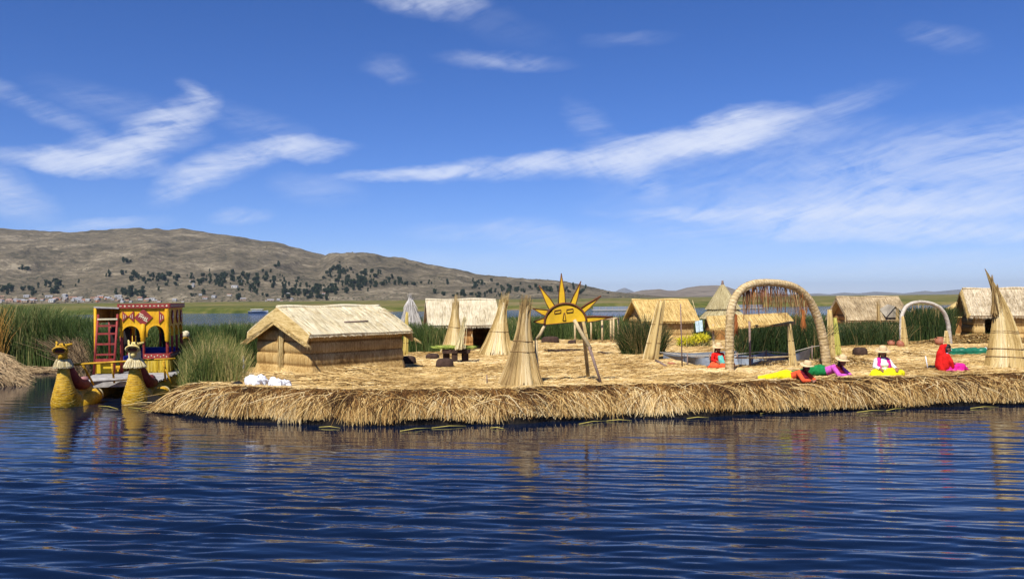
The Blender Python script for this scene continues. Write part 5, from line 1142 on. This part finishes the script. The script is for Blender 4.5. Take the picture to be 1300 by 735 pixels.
# two women lying on their elbows at the edge
def lie(label, p, rz, sleeve, bodice, skirt, hat, s=1.0):
    t = thing('person', label, 'person', tuple(p), rz); t.scale = (s, s, s)       # head towards -y, legs towards +y
    caps = [((0, .62, .11), .12, (0, .38, .15), .105), ((0, .38, .15), .105, (0, .14, .25), .11), ((-.12, .1, .27), .05, (.12, .1, .27), .05), ((0, .1, .29), .048, (0, .02, .37), .045),
            ((-.08, .68, .10), .085, (-.10, 1.08, .07), .055), ((-.10, 1.08, .07), .052, (-.14, 1.44, .06), .036), ((.08, .68, .10), .085, (.12, 1.08, .07), .055), ((.12, 1.08, .07), .052, (.18, 1.44, .06), .036), ((-.14, 1.44, .06), .035, (-.16, 1.56, .03), .028), ((.18, 1.44, .06), .035, (.2, 1.56, .03), .028)]
    aL = [((-.17, .1, .27), .046, (-.24, -.12, .07), .04), ((-.24, -.12, .07), .036, (-.06, -.24, .07), .026)]; aR = [((.17, .1, .27), .046, (.25, -.12, .07), .04), ((.25, -.12, .07), .036, (.08, -.26, .07), .026)]
    H4 = head(caps, (0, -.06, .44), (0, -1, -.25)); caps += aL + aR; fingers(caps, (-.06, -.24, .07), (1, -.4, -.1), (0, 0, 1)); fingers(caps, (.08, -.26, .07), (-1, -.3, -.1), (0, 0, 1)); blob('person_body', caps, M_skin, t, .010, 2); features(t, H4, hat)
    cl_ = []
    for A in (aL, aR): cl_ += [(A[0][0], .07, A[0][2], .062), (A[1][0], .06, tuple(np.array(A[1][0]) * .2 + np.array(A[1][2]) * .8), .046)]
    cl_ += [((-.13, .12, .26), .07, (.13, .12, .26), .07), ((0, .4, .15), .125, (0, .15, .24), .12)]; blob('blouse', cl_, sleeve, t, .014, 2)
    blob('bodice', [((-.06, .06, .24), .09, (.06, .06, .24), .09), ((-.05, .0, .12), .09, (.05, .0, .12), .09), ((-.05, .05, .33), .04, (.05, .05, .33), .04)], bodice, t, .014, 2)
    skirt_folds('skirt', [((0, .46, .14), .14, (0, .66, .15), .18), ((0, .66, .14), .19, (-.08, 1.0, .08), .14), ((0, .66, .14), .19, (.12, 1.0, .08), .14), ((-.1, 1.0, .07), .12, (-.16, 1.4, .04), .09), ((.12, 1.0, .07), .12, (.18, 1.4, .04), .09), ((0, 1.0, .06), .11, (0, 1.4, .03), .1)], skirt, t)
    return t
lie('woman lying on her elbows in orange red sleeves with a long yellow skirt', on(1024, 486) + np.array([0, .12, .03]), R(38), C_or, C_mar, C_yel, M_hat, .9)
lie('woman lying on her elbows in orchid pink sleeves with a green skirt', on(1069, 480) + np.array([0, .12, .03]), R(40), C_pur, C_mar, C_grn, M_hat, .97)

# ------------------------------------------------------------------ the double hulled reed boat
pL, pR = G(72, 520, 0), G(165, 515.5, 0)
bo = (pL + pR) / 2; BA = math.atan2(.2, .98)
B = thing('reed_boat', 'double hulled yellow reed boat with cat head prows and open cabin', 'boat', (bo[0], bo[1] + .3, 0), BA)
HX = .93
def beast(sx, parent):
    x = sx * HX; hz = 1.58; cy = -.02 if sx > 0 else -.05
    caps = [((x, cy + .12, hz - .42), .12, (x, cy + .08, hz - .15), .13), ((x, cy + .06, hz - .02), .155, (x, cy + .0, hz + .07), .14),
            ((x, cy - .06, hz - .13), .09, (x, cy - .10, hz - .15), .08), ((x - .10, cy - .04, hz + .13), .06, (x + .10, cy - .04, hz + .13), .06),
            ((x - .13, cy + .05, hz + .14), .045, (x - .16, cy + .07, hz + .24), .025), ((x + .12, cy + .06, hz + .14), .045, (x + .22, cy + .1, hz + .17), .03),
            ((x, cy - .16, hz + .12), .04, (x, cy - .24, hz + .15), .03)]
    el = [(x + .165 * math.cos(k), cy - .20 - .05 * math.sin(k), hz + .01 + .085 * math.sin(k)) for k in np.linspace(0, 2 * np.pi, 17)]
    caps += [(el[i], .036, el[i + 1], .036) for i in range(16)]
    caps += [(el[i], .036, (x, cy, hz + .0), .1) for i in range(0, 16, 4)]
    h = blob('prow_head', caps, M_yel if sx < 0 else M_yelc, parent, .014, 1)
    m = blob('open_mouth', [((x - .08, cy - .165, hz + .01), .065, (x + .08, cy - .165, hz + .01), .065)], M_mouth, h, .012, 1)
    for k in (-1, 1):
        mb = MB(); c = np.array([x + k * .075, cy - .10, hz + .175]); mb.tube([c, c + np.array([0, -.02, .01]), c + np.array([0, -.03, .012])], [.026, .022, .005], 10); mb.build('eye', M_black, h)
    mb = MB(); mb.tube([(e[0], e[1] - .034, e[2] + .004) for e in el], .009, 5); mb.build('lip_line', M_sunb, h)
    # collar
    mb = MB(); zc = hz - .26; n = 520; a = rng.random(n) * 6.28
    ra, rb_, dz = (.15, .30, .24) if sx > 0 else (.16, .25, .20)
    b = np.stack([x + np.cos(a) * ra, cy + .1 + np.sin(a) * ra, zc + rng.uniform(-.02, .02, n)], 1); e = np.stack([x + np.cos(a) * rb_, cy + .1 + np.sin(a) * rb_, zc - dz + rng.uniform(-.03, .02, n)], 1)
    m_ = np.stack([x + np.cos(a) * (ra + rb_) * .54, cy + .1 + np.sin(a) * (ra + rb_) * .54, np.full(n, zc - dz * .35)], 1); mb.ribbons(b, m_, e, .028, 2, tipw=1, face=None)
    mb.lathe([(ra, .0), ((ra + rb_) * .5, -dz * .5), (rb_ - .02, -dz)], 24, c=(x, cy + .1, zc)); mb.build('fringed_collar', M_creamb, parent)
    if sx > 0:
        mb = MB(); mb.lathe([(.155, -.02), (.17, .1), (.16, .2)], 20, c=(x, cy + .08, zc)); mb.build('neck_wrap', M_creamb, parent)
M_yelc = reedmat('pale_yellow_head', [(.2, (.40, .28, .06)), (.5, (.64, .50, .16)), (.9, (.76, .66, .34))], (8, 14, 20), .4, .6, .6, .5)
M_creamr = flat('cream_wrap', (.60, .50, .26), .8, .35, 14, .8)
M_mouth = flat('mouth_dark_red', (.06, .012, .008), .6, .3, 10, .2)
for sx in (-1, 1):
    x = sx * HX
    pts = np.array([(9.05, 1.62), (9.0, 1.3), (8.85, .9), (8.4, .45), (7.4, .14), (5.5, .05), (3.2, .05), (1.6, .04), (.85, .03), (.36, .08), (.16, .38), (.10, .72), (.08, 1.02), (.08, 1.28)])
    rad = np.array([.09, .12, .17, .28, .40, .43, .44, .44, .45, .43, .31, .205, .15, .125])
    s0 = np.arange(len(pts)); sN = np.linspace(0, len(pts) - 1, 80); Pq = np.stack([np.interp(sN, s0, pts[:, i]) for i in range(2)], 1); rq = np.interp(sN, s0, rad)
    for _ in range(5): Pq[1:-1] = (Pq[:-2] + 2 * Pq[1:-1] + Pq[2:]) / 4; rq[1:-1] = (rq[:-2] + 2 * rq[1:-1] + rq[2:]) / 4
    mb = MB(); mb.tube([(x, a, b) for a, b in Pq], rq * (1 + .006 * np.sin(np.arange(80) * 2.1)), 30, jit=.03); hull = mb.build('hull', M_yel, B)
    # cord windings on the rising bow
    mb = MB()
    for k in range(46, 79):
        T = np.array([0, *(Pq[k] - Pq[k - 1])]); T /= np.linalg.norm(T); N = np.array([1.0, 0, 0]); Bb = np.cross(T, N); a = np.linspace(0, 2 * np.pi, 26)
        mb.tube(np.array([x, *Pq[k]]) + (np.cos(a)[:, None] * N + np.sin(a)[:, None] * Bb) * rq[k] * 1.0, .0045, 4)
    mb.build('winding', M_yelc, hull)
    kk = np.linspace(0, 1, 14); gr = np.stack([x - .02 + .60 * kk, .42 - .35 * kk + 1.20 * kk ** 2, -.14 + .10 * kk + .27 * kk ** 2], 1)
    mb = MB(); mb.tube(gr, .36 - .17 * kk, 22, jit=.03); mb.build('side_roll', M_yel, hull)
    e0 = gr[-1]; mb = MB(); mb.tube([e0 - (gr[-1] - gr[-2]) * .3, e0 + (gr[-1] - gr[-2]) * .35], [.205, .17], 18); mb.build('roll_end', M_creamr, hull)
    mb = MB(); mb.tube([(x + .07, .26, 1.22), (x + .12, .30, 1.0), (x + .18, .42, .76), (x + .24, .70, .58), (x + .26, 1.3, .52)], [.08, .12, .15, .16, .14], 16, jit=.06); mb.build('inner_roll', M_redb, B)
    mb = MB(); mb.tube([(x + .1, 1.25, .54), (x + .08, 1.7, .56), (x + .02, 2.3, .55)], [.13, .15, .13], 14, jit=.08); mb.build('inner_roll', M_pink if sx < 0 else M_redb, B)
    beast(sx, B)
    if sx > 0:
        mb = MB(); mb.lathe([(.001, 1.50), (.10, 1.53), (.15, 1.62), (.12, 1.74), (.04, 1.79), (.001, 1.79)], 16, c=(x, 9.05, 0)); mb.build('stern_knob', M_cream, B)
        mb = MB(); mb.tube([(x + .1, 9.0, 1.45), (x + .26, 9.0, 1.2), (x + .3, 9.0, .75)], [.07, .07, .05], 10); mb.build('stern_strut', M_yel, B)
# deck planks
mb = MB()
for i in range(13):
    yy = 2.05 + i * .25; mb.box((0 + rnd.uniform(-.05, .05), yy, .50 + rnd.uniform(-.01, .01)), (2.55, .225, .045), rz=rnd.uniform(-.01, .01))
mb.build('deck', M_deck, B)
mb = MB(); mb.box((-.02, 6.85, .50), (2.65, 3.3, .05)); mb.box((-.02, 5.2, .40), (2.5, .12, .12)); mb.box((-.02, 2.0, .42), (2.3, .12, .12)); mb.build('platform', M_deck, B)
for i in range(5):
    mb = MB(); a = rnd.uniform(-.9, -.2); mb.tube([(a, 1.5 + i * .12, .57 + .03 * (i % 2)), (a + .9, 1.75 + i * .1, .60)], .045, 7); mb.build('spar', M_deck, B)
# cabin -------------------------------------------------------
CX0, CX1, CY0, CY1 = -.55, .97, 5.1, 8.0; ZT, ZS, ZR = 2.68, 1.72, 1.17
cab = MB(); cab.box(((CX0 + CX1) / 2, (CY0 + CY1) / 2, 2.745), (CX1 - CX0 + .12, CY1 - CY0 + .12, .06)); cabin = cab.build('cabin_roof', M_yelp, B)
def apanel(p0, p1, ops, out, name='arcade'):
    """fascia with round arched openings between two corners; ops in fractions"""
    p0 = np.array(p0, float); p1 = np.array(p1, float); L = np.linalg.norm(p1 - p0); d = (p1 - p0) / L; o2 = np.array(out, float)
    ks = np.unique(np.concatenate([np.linspace(0, 1, 9)] + [np.linspace(a, b, 25) for a, b in ops] + [[a - 1e-4, b + 1e-4] for a, b in ops]).clip(0, 1))
    lo = np.full(len(ks), ZS)
    for a, b in ops:
        m = (ks >= a) & (ks <= b); c = (a + b) / 2; r = (b - a) / 2; lo[m] = 1.80 + .30 * np.sqrt(np.clip(1 - ((ks[m] - c) / r) ** 2, 0, 1))
    J = np.linspace(0, 1, 9); K, J2 = np.meshgrid(np.arange(len(ks)), J, indexing='ij'); Zz = lo[K] * (1 - J2) + ZT * J2
    X = p0[0] + d[0] * L * ks[K]; Y = p0[1] + d[1] * L * ks[K]; puff = .012 * np.abs(np.sin((Zz - 1.7) * 7))
    mb = MB(); mb.sheet(X + o2[0] * puff, Y + o2[1] * puff, Zz, .09, (o2[0], o2[1], 0)); fas = mb.build(name, M_yelp, B)
    edges = sorted({0.0, 1.0}); piers = [0.015] + [(ops[i][1] + ops[i + 1][0]) / 2 for i in range(len(ops) - 1)] + [.985]
    for q in piers:
        c = p0 + d * L * q - o2[:2] * .045; mb = MB(); mb.tube([(c[0], c[1], 1.76), (c[0], c[1], 1.62), (c[0], c[1], .52)], [.05, .042, .042], 10); mb.build('cabin_post', M_redp, B)
    return fas
def rail(p0, p1, out):
    p0 = np.array(p0, float); p1 = np.array(p1, float); c = (p0 + p1) / 2; L = np.linalg.norm(p1 - p0); a = math.atan2(p1[1] - p0[1], p1[0] - p0[0]); o2 = np.array(out, float)
    mb = MB(); mb.box((*(c + o2 * .02), 1.08), (L + .04, .07, .17), rz=a); rb_ = mb.build('rail_band', M_redp, B)
    mb = MB(); n = int(L / .09); u = (p1 - p0) / L
    for i in range(n):
        q = p0 + u * (i + .5) * L / n + o2 * .058; mb.box((q[0], q[1], 1.08 + .02 * (-1) ** i), (.035, .006, .035), rz=a, ry=.78)
    mb.build('cream_pattern', M_cream, rb_)
    mb = MB(); mb.box((*(c - o2 * .0), .76), (L, .05, .5), rz=a); n = int(L * 260); k = rng.random((n, 1)); b = np.concatenate([p0 + (p1 - p0) * k + o2 * .035, np.full((n, 1), 1.02)], 1); e = b + np.concatenate([np.tile(o2 * .02, (n, 1)) + rng.normal(0, .01, (n, 2)), -rng.uniform(.4, .54, (n, 1))], 1)
    mb.ribbons(b, (b + e) / 2, e, .018, 1, rng.random(n), tipw=.9, face=(*out, 0)); mb.build('reed_skirting', M_yelr, B)
M_yelr = bladem('yellow_reed_fringe', [(0, (.36, .22, .01)), (.5, (.62, .42, .02)), (1, (.78, .62, .14))], .7, .05)
fA = apanel((CX0, CY0), (CX1, CY0), [(.03, .41), (.56, .92)], (0, -1, 0)); fB = apanel((CX1, CY0), (CX1, CY1), [(.05, .32), (.37, .64), (.69, .96)], (1, 0, 0)); fC = apanel((CX1, CY1), (CX0, CY1), [(.05, .47), (.53, .95)], (0, 1, 0)); fD = apanel((CX0, CY1), (CX0, CY0), [(.05, .32), (.37, .64), (.69, .96)], (-1, 0, 0))
rail((CX0 + .75, CY0), (CX1, CY0), (0, -1)); rail((CX1, CY0), (CX1, CY1), (1, 0)); rail((CX1, CY1), (CX0, CY1), (0, 1)); rail((CX0, CY1), (CX0, CY0 + 1.2), (-1, 0))
# corner pads
for (x_, y_) in ((CX1, CY0), (.17, CY0)):
    mb = MB(); mb.lathe(([(.045, 1.55), (.075, 1.6), (.085, 1.9), (.07, 2.15)] + ([(.08, 2.2), (.095, 2.45), (.07, 2.66)] if x_ > .9 else [(.02, 2.17)])), 16, c=(x_ - (.03 if x_ > .9 else 0), y_ - .03, 0)); mb.build('corner_pad', M_yelp, B)
# parapet band
for (a, b, out) in (((CX0 - .03, CY0 - .03), (CX1 + .03, CY0 - .03), (0, -1)), ((CX1 + .03, CY0 - .03), (CX1 + .03, CY1 + .03), (1, 0)), ((CX1 + .03, CY1 + .03), (CX0 - .03, CY1 + .03), (0, 1)), ((CX0 - .03, CY1 + .03), (CX0 - .03, CY0 - .03), (-1, 0))):
    a = np.array(a); b = np.array(b); c = (a + b) / 2; L = np.linalg.norm(b - a); an = math.atan2(b[1] - a[1], b[0] - a[0]); o2 = np.array(out, float)
    mb = MB(); mb.box((*(c + o2 * .015), 2.765), (L + .05, .06, .15), rz=an); bd = mb.build('parapet_band', M_redp, B)
    mb = MB(); n = int(L / .13); u = (b - a) / L
    for i in range(n): q = a + u * (i + .5) * L / n + o2 * .049; mb.box((q[0], q[1], 2.765), (.05, .006, .05) if i % 2 else (.07, .006, .025), rz=an, ry=.78 if i % 2 else 0)
    mb.build('cream_pattern', M_cream, bd)
# emblems on the front
def diamond(cx, cz, h, y, half=None, par=None):
    mb = MB(); pts = {None: [(0, -h), (h, 0), (0, h), (-h, 0)], 'L': [(0, 0), (-h, h), (-h, -h)], 'R': [(0, 0), (h, h), (h, -h)]}[half]
    P = np.array([(cx + a, y, cz + b) for a, b in pts]); n = len(P); i = np.arange(n); j = (i + 1) % n
    mb.add(np.concatenate([P, P + np.array([0, .03, 0])]), np.stack([i, j, j + n, i + n], 1)); mb.add(P, [list(range(n))]); e = mb.build('emblem', M_redp, par)
    mb = MB()
    if half is None:
        for k, w_ in ((-.42, .45), (0, .8), (.42, .45)): mb.box((cx + k * h * .5, y - .006, cz - k * h * .9), (w_ * h * 1.1, .008, h * .1), ry=.5)
        for s in range(-2, 3): mb.box((cx + s * h * .2, y - .007, cz - s * h * .1), (h * .07, .008, h * .4), ry=.5)
    else:
        sg = -1 if half == 'L' else 1
        for k in (.45, .75): mb.box((cx + sg * h * k, y - .006, cz), (h * .09, .008, h * k * 1.1))
    mb.build('cream_pattern', M_cream, e)
yF = CY0 - .045
diamond(.19, 2.38, .29, yF, par=fA); diamond(-.29, 2.42, .18, yF, 'L', fA); diamond(-.29, 2.42, .18, yF, 'R', fA); diamond(.90, 2.38, .22, yF, 'L', fA)
for k in (5.75, 6.7, 7.5):
    P = np.array([(CX1 + .02, k + a, 2.38 + b) for a, b in ((0, -.24), (.2, 0), (0, .24), (-.2, 0))]); mb = MB(); n = 4; i = np.arange(4); j = (i + 1) % 4; mb.add(np.concatenate([P, P + np.array([.03, 0, 0])]), np.stack([i, j, j + 4, i + 4], 1)); mb.add(P + np.array([.03, 0, 0]), [[0, 1, 2, 3]]); e = mb.build('emblem', M_redp, fB)
    mb = MB(); mb.box((CX1 + .055, k, 2.38), (.008, .05, .28)); mb.box((CX1 + .055, k, 2.38), (.009, .2, .05)); mb.build('cream_pattern', M_cream, e)
# benches, curtains
mb = MB(); mb.box((.72, 6.6, .98), (.42, 2.4, .14)); mb.box((.72, 6.6, .72), (.4, 2.3, .38)); mb.box((.2, 7.7, 1.1), (1.3, .4, .3)); mb.box((-.3, 6.3, 1.0), (.4, 2.0, .16)); mb.build('blue_bench', M_blue, B)
for (x_, y_) in ((.35, 7.9), (-.2, 6.4), (-.45, 5.6)):
    mb = MB(); mb.lathe([(.02, 2.1), (.12, 1.95), (.09, 1.5), (.05, 1.2)], 10, c=(x_, y_, 0)); mb.build('dark_curtain', M_black, B)
# side wing with mat and ladder
WX0 = -1.31
for (x_, y_, m) in ((WX0, 5.05, M_yelp), (WX0, 7.0, M_redp), (-.62, 7.0, M_redp)):
    mb = MB(); mb.tube([(x_, y_, .5), (x_, y_, 2.72)], .045, 8); mb.build('wing_post', m, B)
mb = MB(); mb.box((WX0 / 2 - .3, 5.03, 2.72), (.78, .05, .045), ry=.05); mb.box((-.95, 6.0, 2.70), (.74, 1.9, .03)); mb.build('wing_roof', M_deck, B)
mb = MB(); mb.box((-.95, 6.95, 2.35), (.66, .04, .68)); mb.box((WX0 - .0, 6.0, 2.45), (.04, 1.85, .5)); mb.build('mat_screen', M_wall, B)
mb = MB(); mb.box((-.95, 6.0, .6), (.7, 1.8, .14)); mb.build('wing_floor', M_yelp, B)
for x_ in (-1.1, -.78): 
    mb = MB(); mb.lathe([(.03, 2.1), (.13, 1.9), (.10, 1.5), (.04, 1.15), (.03, .7)], 10, c=(x_, 6.7, 0)); mb.build('dark_curtain', M_black, B)
mb = MB()
lad = thing  # ladder leans on the wing, fixed to the boat
for x0_, x1_ in ((-1.29, -1.20), (-.67, -.60)): mb.tube([(x0_, 4.72, .5), (x1_, 4.98, 2.50)], .038, 8)
for i, z in enumerate((.98, 1.18, 1.52, 1.86, 2.12)):
    k = (z - .5) / 2; mb.box((-.98 + .08 * k, 4.72 + .26 * k, z), (.62, .05, .06 if i else .13))
ldr = mb.build('ladder', M_redp, B); mb = MB(); mb.box((-.90, 4.92, 2.34), (.62, .05, .05)); mb.build('top_rung', M_cream, ldr)
mb = MB(); mb.box((-1.0, 5.06, .72), (.62, .05, .34)); mb.build('wing_panel', M_yelr, B)
# long yellow pole lashed across the prows
mb = MB(); mb.tube([(-HX + .12, .36, 1.16), (0, .38, 1.19), (HX + .2, .4, 1.24), (1.95, .45, 1.26)], [.032, .03, .028, .024], 8); mb.build('cross_pole', M_yel, B)
for (a, b) in (((1.55, 1.2, .55), (1.55, .95, 1.22)), ((1.75, 1.0, .5), (1.5, 1.1, 1.1)), ((-.45, 1.3, .5), (-.55, .5, 1.15)), ((.0, 1.8, .5), (.0, 1.5, 1.1))):
    mb = MB(); mb.tube([a, b], .03, 7); mb.build('brace', M_yel, B)
# mooring line
Bw = np.array(B.location); a = np.array([-9.75, 26.0, .62]); b_ = on(300, 489) + up * .06
mb = MB(); k = np.linspace(0, 1, 14); mb.tube([(b_ - a) * q - up * .12 * math.sin(q * math.pi) for q in k], .011, 5); tag(mb.build('mooring_rope', M_lrope, loc=tuple(a)), 'pale mooring rope from the boat to the island tip', 'rope')

# ------------------------------------------------------------------ haze
HAZE = True
if HAZE:
    mb = MB(); mb.box((0, 14000, 209), (52000, 34000, 440)); m = bpy.data.materials.new('haze'); m.use_nodes = True; nt = m.node_tree; nt.nodes.clear()
    o = nt.nodes.new('ShaderNodeOutputMaterial'); v = nt.nodes.new('ShaderNodeVolumePrincipled'); v.inputs['Density'].default_value = 3.0e-5; v.inputs['Color'].default_value = (.62, .78, .95, 1); v.inputs['Anisotropy'].default_value = .1
    nt.links.new(v.outputs[0], o.inputs['Volume']); tag(mb.build('haze', m, origin=(0, 14000, 209)), 'thin bluish haze over the lake', 'haze', kind='stuff')
